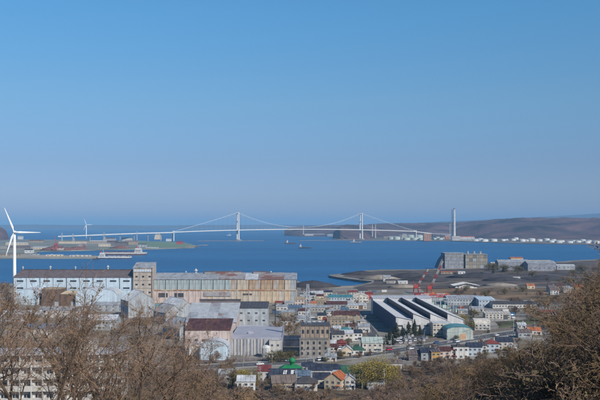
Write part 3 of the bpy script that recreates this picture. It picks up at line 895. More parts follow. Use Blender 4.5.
for px, tp, Y in ((62, 232.6, 3600), (73, 233.4, 3700), (104, 232, 3700), (137, 231.5, 3900)):
    lattice('lattice_pylon', {62: 'thin grey pylon at the left end of the elevated road', 73: 'thin grey pylon left of the far turbine', 104: 'thin grey pylon right of the far turbine', 137: 'thin grey pylon above the dark port sheds'}[px], 'pylon', xat(px, Y), Y, 2.5, zat(tp, Y) - 2.5, 5, 1.2, steel, .5, 7, arms=((zat(tp, Y) - 8, 6), (zat(tp, Y) - 14, 7)))
# ------------------------------------------------------------------ the long steelworks at the water
def pane_row(parent, name, x0, x1, n, z0, z1, y, mats, gap=.25, t=.25, face='f'):
    w = (x1 - x0) / n
    for i in range(n):
        m = mats[i % len(mats)] if not callable(mats) else mats(i)
        k = ('p', round(w, 2), round(z1 - z0, 2), m.name)
        if k not in WIN:
            b = MB(); b.box(-w / 2 + gap / 2, -t, -(z1 - z0) / 2, w / 2 - gap / 2, 0, (z1 - z0) / 2)
            WIN[k] = b.mesh(name, m)
        place(WIN[k], name, parent, (x0 + w * (i + .5), y, (z0 + z1) / 2))
def vent(parent, x, y, z, s=1.0, m=None):
    b = MB()
    b.lathe([(.5 * s, 0), (.5 * s, 1.4 * s), (1.05 * s, 1.7 * s), (1.1 * s, 2.3 * s), (.25 * s, 2.9 * s), (.08 * s, 3.6 * s)], 10)
    b.build('roof_vent', m or white, parent, (x, y, z))
Y0 = 800.0
x0, x1 = xat(13.5, Y0), xat(133, Y0)
hall = thing('steelworks_hall', 'long pale blue steelworks hall with dark brown roof and two rows of slot windows', 'factory', ((x0 + x1) / 2, Y0, 3))
hw = (x1 - x0) / 2
eave, ridge, dep = 24.6, 30.2, 50
MB().prism_x([(.3, 0), (dep, 0), (dep, eave), (dep / 2, ridge), (.3, eave)], -hw, hw).build('wall', paleb, hall)
for i in range(9):
    a, c = -hw - .6 + (2 * hw + 1.2) * i / 9, -hw - .6 + (2 * hw + 1.2) * (i + 1) / 9 - .12
    b = MB(); k = (ridge - eave) / (dep / 2 - .3)
    A = [(a, -.5, eave - .8 * k + .4), (c, -.5, eave - .8 * k + .4), (c, dep / 2, ridge + .4), (a, dep / 2, ridge + .4)]
    b.slab(*A, .3); roof_ribs(b, *A, 8, .25, .15)
    b.slab((c, dep + .5, eave - .8 * k + .4), (a, dep + .5, eave - .8 * k + .4), (a, dep / 2, ridge + .4), (c, dep / 2, ridge + .4), .3)
    b.build('roof_panel', brownr, hall)
MB().box(-hw - .5, dep / 2 - 1.2, ridge + .2, hw + .5, dep / 2 + 1.2, ridge + 1).build('ridge_cap', darkr, hall)
pane_row(hall, 'wall_panel', -hw, hw, 9, .3, 12.2, .3, [paleb], .3)
pane_row(hall, 'wall_panel', -hw, hw, 9, 12.5, eave - .4, .3, [paleb], .3)
for i in range(10):
    x = -hw + 2 * hw * i / 9
    MB().tube([(x, -.25, 0), (x, -.25, eave - .3)], .28, 6).build('downpipe', greyw if i % 2 else dsteel, hall)
me = window_mesh(6.2, 1.5, dframe, glass, 3)
for i in range(9):
    for z in (14.4, 21.2):
        place(me, 'window', hall, (-hw + 2 * hw * (i + .5) / 9, -.02, z))
for px, k in ((23, .9), (50.5, 1.05), (75.5, .9), (108, 1.2)):
    vent(hall, xat(px, Y0 + 25) - hall.location.x, dep / 2, ridge + 1, k)
# the tower block
x2, x3 = xat(133.2, Y0 - 3), xat(153, Y0 - 3)
tb = thing('concrete_tower_block', 'tall beige concrete tower block with band of bright windows between the two steelworks halls', 'tower block', ((x2 + x3) / 2, Y0 - 3, 3))
tw = (x3 - x2) / 2
pale = M('beige_concrete', (.5, .43, .37), .9, .12, streak=.3)
MB().prism_x([(0, 0), (18, 0), (18, 38), (0, 33.8)], -tw, tw).build('wall', pale, tb)
b = MB(); A = [(-tw - .4, -.6, 34.1), (tw + .4, -.6, 34.1), (tw + .4, 18.4, 38.6), (-tw - .4, 18.4, 38.6)]
b.slab(*A, .3); roof_ribs(b, *A, 10, .2); b.build('roof', greyr, tb)
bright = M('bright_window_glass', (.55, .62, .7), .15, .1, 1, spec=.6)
me = window_mesh(2.3, 2.2, frame, bright, 1)
for i in range(7): place(me, 'window', tb, (-tw + 2 + (2 * tw - 4) * i / 6, -.02, 31.4))
for i in range(4):
    MB().box(-.35, -.28, 0, .35, .0, 29.6).build('pilaster', pale, tb, (-tw + .4 + (2 * tw - .8) * i / 3, 0, 0))
for z in (7, 14.5, 22, 29.8): MB().box(-tw - .1, -.34, z, tw + .1, -.02, z + .35).build('floor_band', conc, tb)
me = window_mesh(2.2, 1.6, dframe, glass, 1)
for z in (10.5, 18, 25.6):
    for i in range(3): place(me, 'window', tb, (-tw + 2 * tw * (i + .5) / 3, -.02, z))
MB().tube([(tw - 1, -.4, 0), (tw - 1, -.4, 34)], .25, 6).build('downpipe', maroon, tb)
# the rusty hall
x4, x5 = xat(153.6, Y0), xat(296.6, Y0)
rh = thing('steelworks_hall', 'long cream and pale green steelworks hall with rust stained right half', 'factory', ((x4 + x5) / 2, Y0, 3))
hw = (x5 - x4) / 2
eave, ridge, dep = 22.6, 27.4, 46
MB().prism_x([(.3, 0), (dep, 0), (dep, eave), (dep / 2, ridge), (.3, eave)], -hw, hw).build('wall', creamw, rh)
n = 11
for i in range(n):
    a, c = -hw - .6 + (2 * hw + 1.2) * i / n, -hw - .6 + (2 * hw + 1.2) * (i + 1) / n - .15
    b = MB(); k = (ridge - eave) / (dep / 2 - .3)
    dz = .25 if i in (5, 6, 9) else 0
    A = [(a, -.5, eave - .8 * k + .4 + dz), (c, -.5, eave - .8 * k + .4 + dz), (c, dep / 2, ridge + .4 + dz), (a, dep / 2, ridge + .4 + dz)]
    b.slab(*A, .3); roof_ribs(b, *A, 8, .25, .15)
    b.slab((c, dep + .5, eave - .8 * k + .4), (a, dep + .5, eave - .8 * k + .4), (a, dep / 2, ridge + .4), (c, dep / 2, ridge + .4), .3)
    b.build('roof_panel', rustr if i in (5, 6, 8, 9) else greyr if i not in (7,) else lgreyr, rh)
mon = MB()
for a, c in ((-22, 14), (26, 40)):
    mo = MB().box(a, dep / 2 - 4, ridge - .2, c, dep / 2 + 4, ridge + 1.6).build('roof_monitor', rustr, rh)
    MB().box(a - .3, dep / 2 - 4.4, ridge + 1.6, c + .3, dep / 2 + 4.4, ridge + 1.9).build('monitor_cap', brownr, mo)
rustg = M('rusty_glazing', (.42, .4, .36), .75, .2, streak=.3, rust=.9, rustcol=(.4, .16, .05), rscale=.13)
rusto = M('orange_rust_panel', (.42, .31, .21), .85, .25, streak=.3, rust=.75, rustcol=(.34, .15, .06), rscale=.15)
creamg = M('dirty_cream_panel', (.5, .43, .34), .85, .15, streak=.3, rust=.5, rustcol=(.4, .2, .09), rscale=.12)
up = [paleg] * 12 + [paleg, rustg, creamg, creamg, rusto, rustg, rusto, rusto, rustg, rusto, creamw, greyw]
pane_row(rh, 'wall_panel', -hw, hw, 24, 12.9, eave - .3, .3, up, .35)
lowm = [pinkw] * 9 + [rusty] + [creamw] * 4 + [creamg, creamg, creamw, creamg, rusty, rusty, rusty, creamw, rusty, greyw]
pane_row(rh, 'wall_panel', -hw, hw, 24, .3, 12, .3, lowm, .35)
MB().box(-hw - .1, -.5, 12, hw + .1, .29, 12.9).build('girder', rusty, rh)
for i in range(13):
    x = -hw + 2 * hw * i / 12
    MB().box(x - .35, -.45, 0, x + .35, -.02, 12).build('pillar', pinkw if i < 6 else creamw, rh)
    MB().tube([(x, -.2, 13), (x, -.2, eave)], .22, 6).build('downpipe', maroon if i > 6 else dsteel, rh)
me = window_mesh(9, 4.4, pinkw, glass, 5)
for i in (0, 1): place(me, 'window', rh, (-hw + 2 * hw * (i + .5) / 9 + 1.5, -.03, 7.6))
me = window_mesh(9, 1.8, rusty, dsteel, 2)
for i in (4, 5.4): place(me, 'window', rh, (-hw + 2 * hw * (i + .5) / 9, -.03, 8.4))
MB().box(-hw + 48, -.6, 6.6, -hw + 74, -.05, 10.6).build('rust_canopy', rustr, rh)
for px, k in ((186, .8), (196, 1.5), (232, .9), (271, .8)): vent(rh, xat(px, Y0 + 27.5) - rh.location.x, dep / 2 + 4.5, ridge - .6, k)

# ------------------------------------------------------------------ the white saw-tooth works
st = thing('sawtooth_factory', 'white saw-tooth roofed factory with dark glazed faces, shadow along its left side', 'factory', (66, 573, 3), R(2.1))
PT, DP, PK, VL = 11.9, 126, 15.2, 9.4
wallw = M('factory_white', (.56, .55, .55), .8, .08, streak=.15)
slopew = M('factory_roof_white', (.45, .46, .49), .6, .08, streak=.08)
side_shade = M('side_wall_shade', (.085, .1, .15), .85, .12, streak=.2)  # shade of the left wall is darkened into its colour
navyg = M('dark_glazing', (.012, .02, .045), .45, .2, .5, spec=.15)
PK = 14.0
def peak(i): return 11.6 if i == 0 else PK
for i in range(4):
    a, c = i * PT, (i + 1) * PT
    pk = peak(i)
    b = MB().prism_y([(a, 0), (c, 0), (c, VL), (a + .25, pk), (a, pk)], 0, DP)
    b.build('bay_wall', wallw, st)
    npl = 12
    for k in range(npl):
        y0_, y1_ = DP * k / npl - (.5 if k == 0 else 0), DP * (k + 1) / npl - .12
        b = MB(); A = [(c, y0_, VL + .35), (c, y1_, VL + .35), (a - .5, y1_, pk + .62), (a - .5, y0_, pk + .62)]
        b.slab(*A, .25); roof_ribs(b, *A, 4, .14, .08)
        b.build('roof_panel', slopew, st)
    if i:
        for k in range(npl):
            b = MB(); y0_, y1_ = DP * k / npl + .15, DP * (k + 1) / npl - .15
            b.box(a - .18, y0_, VL + .5, a - .02, y1_, PK - .1)
            wb = b.build('glazing_panel', navyg, st)
            b = MB()
            for j in range(4): b.box(a - .24, y0_ + (y1_ - y0_) * j / 3 - .04, VL + .5, a - .185, y0_ + (y1_ - y0_) * j / 3 + .04, PK - .1)
            b.box(a - .24, y0_ + .1, (VL + PK) / 2 - .05, a - .187, y1_ - .1, (VL + PK) / 2 + .05)
            b.build('mullion', dframe, wb)
    MB().box(c - .45, 1, VL + .36, c - .05, DP - 1, VL + .6).build('gutter', greyw, st)
    MB().tube([(c - .3, -.35, 0), (c - .3, -.35, VL)], .16, 6).build('downpipe', greyw, st)
for k in range(14):
    b = MB(); b.box(-.3, DP * k / 14 + .1, .1, -.02, DP * (k + 1) / 14 - .1, 11.2)
    b.build('side_panel', side_shade, st)
for i in range(4):
    for z0, z1 in ((.2, 3.6), (3.75, 7.2)):
        for j in range(2):
            MB().box(i * PT + .15 + j * PT / 2, -.22, z0, i * PT + (j + 1) * PT / 2 - .1, -.01, z1).build('front_panel', wallw, st)
    me = window_mesh(3.4, 1.2, frame, glass, 3)
    for j in range(2): place(me, 'window', st, (i * PT + PT * (.25 + .5 * j), -.24, 5.6))
for i, w_ in ((0, 4.2), (2, 4.2)):
    sd_ = MB().box(i * PT + 1.2, -.4, .1, i * PT + 1.2 + w_, -.23, 3.4).build('shutter_door', greyw, st)
    b = MB()
    for z in range(7): b.box(i * PT + 1.3, -.46, .4 + z * .42, i * PT + 1.1 + w_, -.405, .5 + z * .42)
    b.build('slat', steel, sd_)
MB().box(-.2, DP + .02, 0, 4 * PT + 2, DP + 13, 13.2).build('rear_hall_wall', wallw, st)
for k in range(5):
    b = MB(); a, c = -.6 + k * 10, -.6 + (k + 1) * 10 - .1
    A = [(a, DP - .4, 13.6), (c, DP - .4, 13.6), (c, DP + 13.4, 14.8), (a, DP + 13.4, 14.8)]
    b.slab(*A, .3); roof_ribs(b, *A, 5, .14, .08); b.build('roof_panel', slopew, st)
an = thing('annex_block', 'beige panelled flat annex at the right front corner of the saw-tooth factory', 'building', (66 + 29.5, 566, 3), 0)
MB().box(-6, -5, 0, 6, 5.8, 8.8).build('wall', M('beige_panel', (.6, .53, .44), .8, .1, streak=.15), an)
for z in (2.9, 5.8): MB().box(-6.05, -5.08, z, 6.05, -5.01, z + .25).build('floor_band', conc, an)
b = MB(); b.box(-6.2, -5.2, 8.8, 6.2, 6, 9.1); b.build('roof', lgreyr, an)
put_windows(an, 'f', 12, 10, [1.6, 4.4, 7.4], 5, 1.6, 1.1, frame)
B(460, 340, 17, 18, 6.4, 2.2, M('teal_wall', (.42, .47, .44), streak=.2), tealr, 'barn with curved teal roof and orange shutter door beside the factory annex', roof='barrel', axis='y', front=0, side=4, door=.12, doorm=M('orange_shutter', (.5, .3, .17)), cat='barn', name='teal_barn')

# ------------------------------------------------------------------ cranes behind the saw-tooth works
def luffing_crane(pxb, pyb, pxt, pyt, lab):
    x, y = at(pxb, pyb)
    t = thing('luffing_crane', lab, 'crane', (x, y, 3))
    for a in (-3, 3):
        for c in (-3, 3): MB().tube([(a, c, 0), (a * .7, c * .7, 6)], .35, 6).build('leg', redp, t)
    MB().box(-2.8, -2.8, 6, 2.8, 2.8, 6.8).build('platform', redp, t)
    cb = MB().box(-2.4, -1.8, 7, 2, 1.8, 9.6).build('machine_house', redp, t)
    MB().box(2.01, -.8, 7.2, 3.4, .8, 9.2).build('cab', glass, cb)
    tip = Vector((xat(pxt, y) - x, 0, zat(pyt, y) - 3)); p0 = Vector((1, 0, 8))
    d = tip - p0; L_ = d.length; d.normalize(); u = Vector((0, 1, 0)); v = d.cross(u)
    n = 6
    for i in range(n):
        b = MB(); a, c = i / n, (i + 1) / n
        w0, w1 = 1.05 * (1 - .55 * a), 1.05 * (1 - .55 * c)
        P0 = [p0 + d * L_ * a + (u * e + v * f) * w0 for e, f in ((-1, -1), (1, -1), (1, 1), (-1, 1))]
        P1 = [p0 + d * L_ * c + (u * e + v * f) * w1 for e, f in ((-1, -1), (1, -1), (1, 1), (-1, 1))]
        for k in range(4):
            b.tube([P0[k], P1[k]], .2, 4)
            b.tube([P0[k], P1[(k + 1) % 4]], .13, 4, cap=False)
            b.tube([P0[(k + 1) % 4], P1[k]], .13, 4, cap=False)
        b.build('boom_section', redp if i % 2 == 0 else offw, t)
    b = MB()
    for s in (-1, 1): b.tube([(-2, s * 1.4, 7), (-3.4, 0, 14)], .18, 5)
    b.build('gantry_frame', redp, t)
    MB().tube([(-3.4, 0, 14), tip], .12, 4).build('hoist_rope', dsteel, t)
    MB().tube([tip, tip + Vector((.3, 0, -9))], .1, 4).build('hook_rope', dsteel, t)
luffing_crane(416, 293.5, 428.5, 269, 'left red and white banded luffing crane behind the saw-tooth factory')
luffing_crane(429.5, 295, 443, 261, 'right and taller red and white banded luffing crane behind the saw-tooth factory')
B(437, 297.6, 26, 8, 3.6, 0, redp, oranger, 'low bright red shed at the foot of the two cranes', roof='flat', front=4, ww=3, door=0)
B(422, 296.6, 14, 8, 3, .8, redp, redr, 'small red hut between the feet of the two cranes', front=2, door=0)

# ------------------------------------------------------------------ works on the coal peninsula
bigg = thing('stepped_plant', 'large dark grey plant block with pale horizontal bands on the coal peninsula', 'factory', (xat(446, 1440) + 22, 1440, 3))
MB().box(-24, 0, 0, 9, 40, 26).build('wall', M('dark_grey_cladding', (.27, .28, .31), streak=.25), bigg)
MB().hexa([(-36, 4, 0), (-24, 4, 0), (-24, 38, 0), (-36, 38, 0), (-30, 4, 14), (-24, 4, 22), (-24, 38, 22), (-30, 38, 14)]).build('ramp_wing', M('slate_cladding', (.15, .16, .19), streak=.2), bigg)
for z in (8, 14.5, 20, 25): MB().box(-24.1, -.5, z, 9.1, -.02, z + (1.4 if z > 18 else .5)).build('pale_band', greyw if z < 18 else conc, bigg)
MB().box(-24.5, -.8, 26, 9.5, 40.4, 26.6).build('roof', greyr, bigg)
cg = thing('concrete_plant', 'mottled pale concrete plant block right of the dark banded block', 'factory', (xat(476, 1440), 1440, 3))
MB().box(-19, -3, 0, 19, 36, 24).build('wall', conc, cg)
pm_ = [conc, concd, greyw, M('stained_concrete', (.33, .3, .25), streak=.4), conc, tan]
for i in range(6):
    for j in range(4):
        MB().box(-3, -.5, 0, 3, -.02, 5.5).build('wall_panel', pm_[(i * 5 + j * 3 + i * j) % 6], cg, (-15.8 + i * 6.3, -3, .4 + j * 5.8))
MB().box(-19.4, -4.2, 24, 19.4, 36.4, 24.6).build('roof', greyr, cg)
for i in range(3): MB().lathe([(2, 24.6), (2, 28), (1.2, 29)], 10, -12 + i * 11, 12).build('silo_top', conc, cg)
B(517, 263.4, 24, 16, 10, 2, cream, oranger, 'tan block with orange roof standing highest on the peninsula', front=4, ww=3, wh=2, zs=[5], door=0)
B(514, 270.2, 52, 24, 13, 4, M('lilac_cladding', (.27, .28, .32), streak=.2), greyr, 'long grey shed in front of the tan block on the peninsula', front=6, ww=4, wh=2, zs=[6], door=0)
B(540, 265, 44, 16, 7, 1.5, cream, M('tan_roof', (.5, .4, .27)), 'long low tan shed right of the tan block on the peninsula', front=6, ww=3, zs=[4], door=0)
B(542, 271.2, 46, 30, 12, 4, M('lilac_cladding', (0, 0, 0)), greyr, 'wide grey shed at the right, in front of the long tan shed', front=6, ww=3, zs=[5], door=0)
B(501, 267.6, 34, 12, 8, 1, offw, white, 'low white roofed shed left of the tan block by the water', front=5, ww=3, zs=[4], door=0)
B(566, 270, 30, 16, 7, 2, greyw, lgreyr, 'light roofed grey shed near the wooded slope at the right edge', front=4, ww=3, zs=[4], door=0)
B(449.5, 274.2, 26, 9, 3.2, .8, tan, oranger, 'long low orange roofed shed in front of the dark banded block', front=5, ww=2, door=0)
B(459, 274.2, 19, 9, 3.2, .8, white, white, 'long low white shed continuing the orange roofed shed', front=4, ww=2, door=0)
B(466.5, 288.4, 26, 20, 3.6, 2.6, white, white, 'white tent-roofed shed alone on the dark yard', roof='gable', axis='y', front=4, ww=2, door=0, over=2.5)
B(403, 284, 12, 9, 3, .8, white, white, 'small white shed on the dark yard left of the cranes', front=2, door=0)
B(387, 281.6, 10, 8, 6, 2, offw, greyr, 'pale two storey hut near the inlet on the dark peninsula', front=2, door=0)
B(391, 283.6, 12, 8, 4, 1.5, conc, darkr, 'grey hut in front of the pale hut near the inlet', front=2, door=0)
B(517, 279.8, 9, 6, 3, .6, white, white, 'small white shed in the middle of the right dark yard', front=2, door=0)
B(531, 289, 9, 7, 4, 1.8, cream, oranger, 'small cream house with orange roof at the edge of the dark yard', front=2, cat='house', name='house')
for i, (px, py, a, c, lab) in enumerate([(553, 292, cream, brownr, 'cream house with brown roof, left one on the far brown slope'), (561, 290.4, tan, maroon, 'tan house with maroon roof on the far brown slope'), (567, 293, offw, greyr, 'pale house with grey roof on the far brown slope'), (573, 290.6, tan, navyr, 'tan house with dark blue roof on the far brown slope'), (580, 291.6, M('ochre_wall', (.5, .3, .1)), oranger, 'ochre house with orange roof on the far brown slope'), (586, 294, cream, darkr, 'cream house with black roof, rightmost on the far brown slope'), (555, 295, white, brownr, 'white house with brown roof lowest on the far brown slope')]):
    B(px, py, 9, 8, 5, 2.2, a, c, lab, front=3, side=2, cat='house', name='house', rz=rnd.uniform(-.3, .3), chim=i % 2 == 0)

dirt = M('dirt_track', (.24, .19, .15), .95, .25, .1, bump=.3)
for pp, w in (([(365, 286.5), (420, 284.2), (470, 281), (530, 278.4), (600, 277)], 7), ([(400, 275.4), (440, 276), (500, 273.4)], 6), ([(470, 289.4), (520, 284), (560, 282)], 7), ([(352, 277), (385, 275), (420, 274.6)], 5)):
    line = [at(*p) for p in pp]
    b = MB()
    for i in range(len(line) - 1):
        (ax_, ay_), (bx_, by_) = line[i], line[i + 1]
        b.add([(ax_, ay_ - w / 2, 3.035), (bx_, by_ - w / 2, 3.035), (bx_, by_ + w / 2, 3.035), (ax_, ay_ + w / 2, 3.035)], [(0, 1, 2, 3)])
    struct(b.build('dirt_track', dirt))
coalh = M('coal_heap', (.05, .045, .05), .95, .3, .08, bump=.6)
gravh = M('gravel_heap', (.26, .22, .18), .95, .3, .08, bump=.6)
for px, py, r, h, m_, lab in ((380, 279, 20, 6, gravh, 'pale gravel heap near the inlet, left one'), (410, 277.6, 26, 7, coalh, 'long dark coal heap left of the crane tips'), (424, 280.6, 24, 6, coalh, 'dark coal heap between the two crane booms'), (480, 277.4, 34, 7, coalh, 'wide dark coal heap below the concrete plant'), (505, 280.4, 22, 5, coalh, 'low dark coal heap left of the small white shed'), (500, 285.4, 16, 3.4, gravh, 'pale gravel heap above the white tent-roofed shed'), (546, 279.6, 30, 6, coalh, 'dark coal heap above the far brown slope houses'), (361, 274.4, 22, 5, coalh, 'dark coal heap on the spit by the water'), (312, 286.6, 24, 7, coalh, 'dark coal heap at the end of the rusty hall'), (404, 287.4, 14, 4, gravh, 'pale gravel heap left of the crane feet')):
    x, y = at(px, py)
    b = MB(); b.lathe([(r, 0), (r * .62, h * .55), (r * .2, h * .95), (.3, h)], 18)
    b.v = [(vx * 1.5 + rnd.uniform(-1, 1), vy * .8 + rnd.uniform(-1, 1), vz * rnd.uniform(.85, 1.1)) for vx, vy, vz in b.v]
    tag(b.build('coal_heap' if m_ is coalh else 'gravel_heap', m_, None, (x, y, 2.9), smooth=True), lab, 'heap')
# ------------------------------------------------------------------ roads and railway
asph = M('asphalt', (.085, .085, .09), .9, .2, .05, bump=.2)
ballast = M('ballast', (.14, .125, .115), .95, .3, .3, bump=.4)
gravel = M('gravel_lot', (.24, .22, .2), .95, .2, .05, bump=.3)
def offset_line(pts, o):
    out = []
    for i, p in enumerate(pts):
        d = Vector(pts[min(i + 1, len(pts) - 1)]) - Vector(pts[max(i - 1, 0)])
        d.normalize()
        out.append((p[0] - d.y * o, p[1] + d.x * o))
    return out
def smooth_line(pts, n=6):
    out = []
    for i in range(len(pts) - 1):
        p0, p1, p2, p3 = (Vector(pts[max(0, min(len(pts) - 1, i + k))]) for k in (-1, 0, 1, 2))
        for j in range(n):
            t = j / n
            q = .5 * ((2 * p1) + (p2 - p0) * t + (2 * p0 - 5 * p1 + 4 * p2 - p3) * t * t + (3 * p1 - p0 - 3 * p2 + p3) * t ** 3)
            out.append((q.x, q.y))
    return out + [tuple(pts[-1])]
def ribbon(b, line, o0, o1, z0, z1=None, m=0):
    A, C = offset_line(line, o0), offset_line(line, o1)
    for i in range(len(line) - 1):
        if z1 is None: b.add([(*A[i], z0), (*A[i + 1], z0), (*C[i + 1], z0), (*C[i], z0)], [(3, 2, 1, 0) if o1 < o0 else (0, 1, 2, 3)], m)
        else: b.hexa([(*A[i], z0), (*A[i + 1], z0), (*C[i + 1], z0), (*C[i], z0), (*A[i], z1), (*A[i + 1], z1), (*C[i + 1], z1), (*C[i], z1)], m)
    return b
road_px = [(60, 372), (150, 369.5), (235, 365.4), (300, 361.6), (350, 356.4), (400, 350), (440, 344), (480, 337.6), (520, 331.6), (570, 325), (640, 318)]
road_c = smooth_line([at(*p) for p in road_px])
rd = struct(ribbon(MB(), road_c, -6, 6, 3.03).build('road', asph))
b = MB()
ribbon(b, road_c, -6.3, -6, 3, 3.14); ribbon(b, road_c, 6, 6.3, 3, 3.14)
b.build('kerb', conc, rd)
b = MB(); ribbon(b, road_c, -9, -6.3, 2.9, 3.13); ribbon(b, road_c, 6.3, 8.6, 2.9, 3.13)
pv_ = struct(b.build('pavement', M('paving', (.27, .26, .24), .9, .15, .3)))
pa = M('road_paint', (.7, .7, .68), .7, .1)
b = MB()
for i in range(0, len(road_c) - 1):
    seg = [road_c[i], tuple(Vector(road_c[i]).lerp(Vector(road_c[i + 1]), .5))]
    ribbon(b, seg, -.12, .12, 3.036)
ribbon(b, road_c, -5.5, -5.35, 3.036); ribbon(b, road_c, 5.35, 5.5, 3.036)
struct(b.build('lane_marking', pa, rd), 'stuff')
rail_c = offset_line(road_c, 15)
rl = struct(ribbon(MB(), rail_c, -4.6, 4.6, 2.9, 3.35).build('railway', ballast))
b = MB()
for o in (-3.2, -1.8, 1.8, 3.2): ribbon(b, rail_c, o - .07, o + .07, 3.4, 3.56)
b.build('rails', M('rail_steel', (.2, .15, .13), .45), rl)
b = MB()
for i in range(len(rail_c) - 1):
    p, q = Vector(rail_c[i]), Vector(rail_c[i + 1]); d = (q - p).normalized(); s = Vector((-d.y, d.x))
    n = int((q - p).length / 1.6)
    for j in range(n):
        c = p.lerp(q, j / n)
        for o in (-2.5, 2.5):
            e = c + s * o; u = s * 1.2; w = d * .13
            b.hexa([(*(e - u - w), 3.3), (*(e + u - w), 3.3), (*(e + u + w), 3.3), (*(e - u + w), 3.3), (*(e - u - w), 3.41), (*(e + u - w), 3.41), (*(e + u + w), 3.41), (*(e - u + w), 3.41)])
struct(b.build('sleepers', concd, rl), 'stuff')
def side_road(name, pp, w, mat=asph, z=3.022):
    line = smooth_line([at(*p) for p in pp])
    o = struct(ribbon(MB(), line, -w / 2, w / 2, z).build(name, mat))
    k = MB(); ribbon(k, line, -w / 2 - .25, -w / 2, 3, 3.13); ribbon(k, line, w / 2, w / 2 + .25, 3, 3.13)
    k.build('kerb', conc, o)
side_road('road', [(384, 350), (376, 340), (369, 330), (362, 320), (356, 312), (350, 305), (346, 299)], 8)
side_road('road', [(300, 309.5), (330, 311), (360, 314)], 6, z=3.018)
side_road('road', [(334, 357), (333, 345), (331, 335), (328, 322), (322, 312), (316, 303), (310, 296)], 5, z=3.026)
side_road('road', [(473, 338), (480, 330), (474, 322), (468, 314), (466, 307), (472, 300)], 6, z=3.026)
side_road('road', [(262, 386), (300, 384), (345, 372), (395, 361), (428, 354), (470, 346)], 4.5, z=3.02)
sheet('car_park', pxpoly([(388, 346), (402, 335.4), (432, 334.8), (424, 344)], 3), 3.014, asph)
sheet('gravel_lot', pxpoly([(299, 316), (300, 297), (345, 293), (366, 300), (356, 312), (362, 320), (340, 326)], 3), 3.008, gravel)
sheet('gravel_lot', pxpoly([(420, 297), (470, 298), (474, 310), (455, 314)], 3), 3.012, gravel)

# ------------------------------------------------------------------ works yard in front of the halls
B(27, 305.5, 23, 26, 9, 6.4, paleb, lgreyr, 'pale round-roofed shed near the left end of the blue hall', roof='barrel', axis='y', door=.1)
B(51, 306, 17, 20, 15.5, 0, brownw, tan, 'brown block building in front of the blue hall', roof='flat', front=3, ww=1.6)
B(68, 306, 15, 18, 11, 1.5, brownw, cream, 'brown shed with pale canopy right of the brown block', roof='mono', front=0)
B(87, 306.5, 21, 26, 10, 6.5, paleb, lgreyr, 'pale blue round-roofed shed behind the bare tree tops', roof='barrel', axis='y')
B(107, 306, 18, 24, 9.5, 6, paleb, lgreyr, 'pale round-roofed shed left of the big grey gabled shed', roof='barrel', axis='y')
B(126.5, 299, 10, 12, 19, 3.2, navyr, navyr, 'dark navy gabled tower shed beside the concrete tower block', axis='x', rz=R(-14), door=0)
B(134, 318.5, 22, 22, 14, 7.5, greyw, lgreyr, 'big grey gabled shed standing askew below the concrete tower block', axis='y', rz=R(28), front=3, zs=[7], ww=2)
B(158.5, 313.6, 14.5, 10, 5, 2.8, white, tealr, 'white house with teal hip roof in the works yard', roof='hip', front=4, side=2)
B(110, 312, 34, 14, 6, 2, greyw, greyr, 'long low grey shed among the bare tree tops', front=6)
B(60, 318, 36, 14, 6, 2.2, offw, greyr, 'long low pale shed among the bare tree tops at the left', front=6)
B(20, 322, 30, 14, 6, 2.4, greyw, lgreyr, 'low grey shed behind the bare trees at the far left', front=5)
B(95, 330, 30, 16, 7, 3, greyw, lgreyr, 'grey shed with light roof deep in the bare tree tops', front=5)
B(45, 338, 26, 13, 6, 2.6, offw, bluer, 'pale shed with blue roof deep in the bare trees at the left', front=5)
B(165, 325, 14, 22, 9, 5.5, greyw, greyr, 'grey gabled shed, left one of three askew sheds', axis='y', rz=R(34), door=0)
B(174, 318, 14, 26, 9.5, 5.5, greyw, lgreyr, 'light roofed gabled shed, middle one of three askew sheds', axis='y', rz=R(34), door=0)
B(178, 341, 15, 26, 8, 5.5, greyw, greyr, 'grey gabled shed, front one of three askew sheds', axis='y', rz=R(34), door=0)
# the long pale roofed shed and the maroon roofed one
js = thing('long_shed', 'big shed with broad pale grey roof slope and pink gable wall', 'factory', (xat(211, 538), 538, 3))
w = 16.4
MB().prism_x([(0, 0), (62, 0), (62, 12), (34, 21.4), (0, 12)], -w, w).build('wall', pinkw, js)
for i in range(5):
    for r_ in range(2):
        a, c = -w - .3 + (2 * w + .6) * i / 5, -w - .3 + (2 * w + .6) * (i + 1) / 5 - .08
        f0, f1 = (-.5 + 34.5 * r_ / 2), (-.5 + 34.5 * (r_ + 1) / 2 - .08)
        b = MB(); k = 9.4 / 34; e = .06 * (i + r_) % .12
        A = [(a, f0, 12.3 + k * f0 + e), (c, f0, 12.3 + k * f0 + e), (c, f1, 12.3 + k * f1 + e), (a, f1, 12.3 + k * f1 + e)]
        b.slab(*A, .2); roof_ribs(b, *A, 7, .14, .09); b.build('roof_panel', greyr if (i + r_) % 3 == 0 else M('pale_slate_roof', (.4, .42, .45), .55, .12, streak=.1), js)
MB().slab((w + .3, 62.5, 12.1), (-w - .3, 62.5, 12.1), (-w - .3, 34, 21.7), (w + .3, 34, 21.7), .2).build('rear_roof', greyr, js)
MB().box(-w + 5, 34.6, 20.8, w, 39, 23.4).build('roof_monitor', brownr, js)
MB().box(-w + 4.6, 34.2, 23.4, w + .4, 39.4, 23.7).build('monitor_cap', darkr, js)
MB().box(w + .02, -.4, 0, w + .5, 34, 11.6).build('end_buttress', pinkw, js)
B(207.5, 357, 25.6, 21, 15.2, 4.2, pinkw, maroon, 'pink walled works building with dark maroon roof', roof='mono', front=6, zs=[4.5, 9.5], ww=1.9, wh=1.6, door=.1)
B(214, 361, 16, 14, 6.6, 4.6, paleb, lgreyr, 'pale blue vaulted shelter in front of the pink walled building', roof='barrel', axis='y', door=.05)
B(197, 359.5, 9, 12, 5.5, 3.4, white, lgreyr, 'small white vaulted shelter in front of the pink walled building', roof='barrel', axis='y', door=.05)
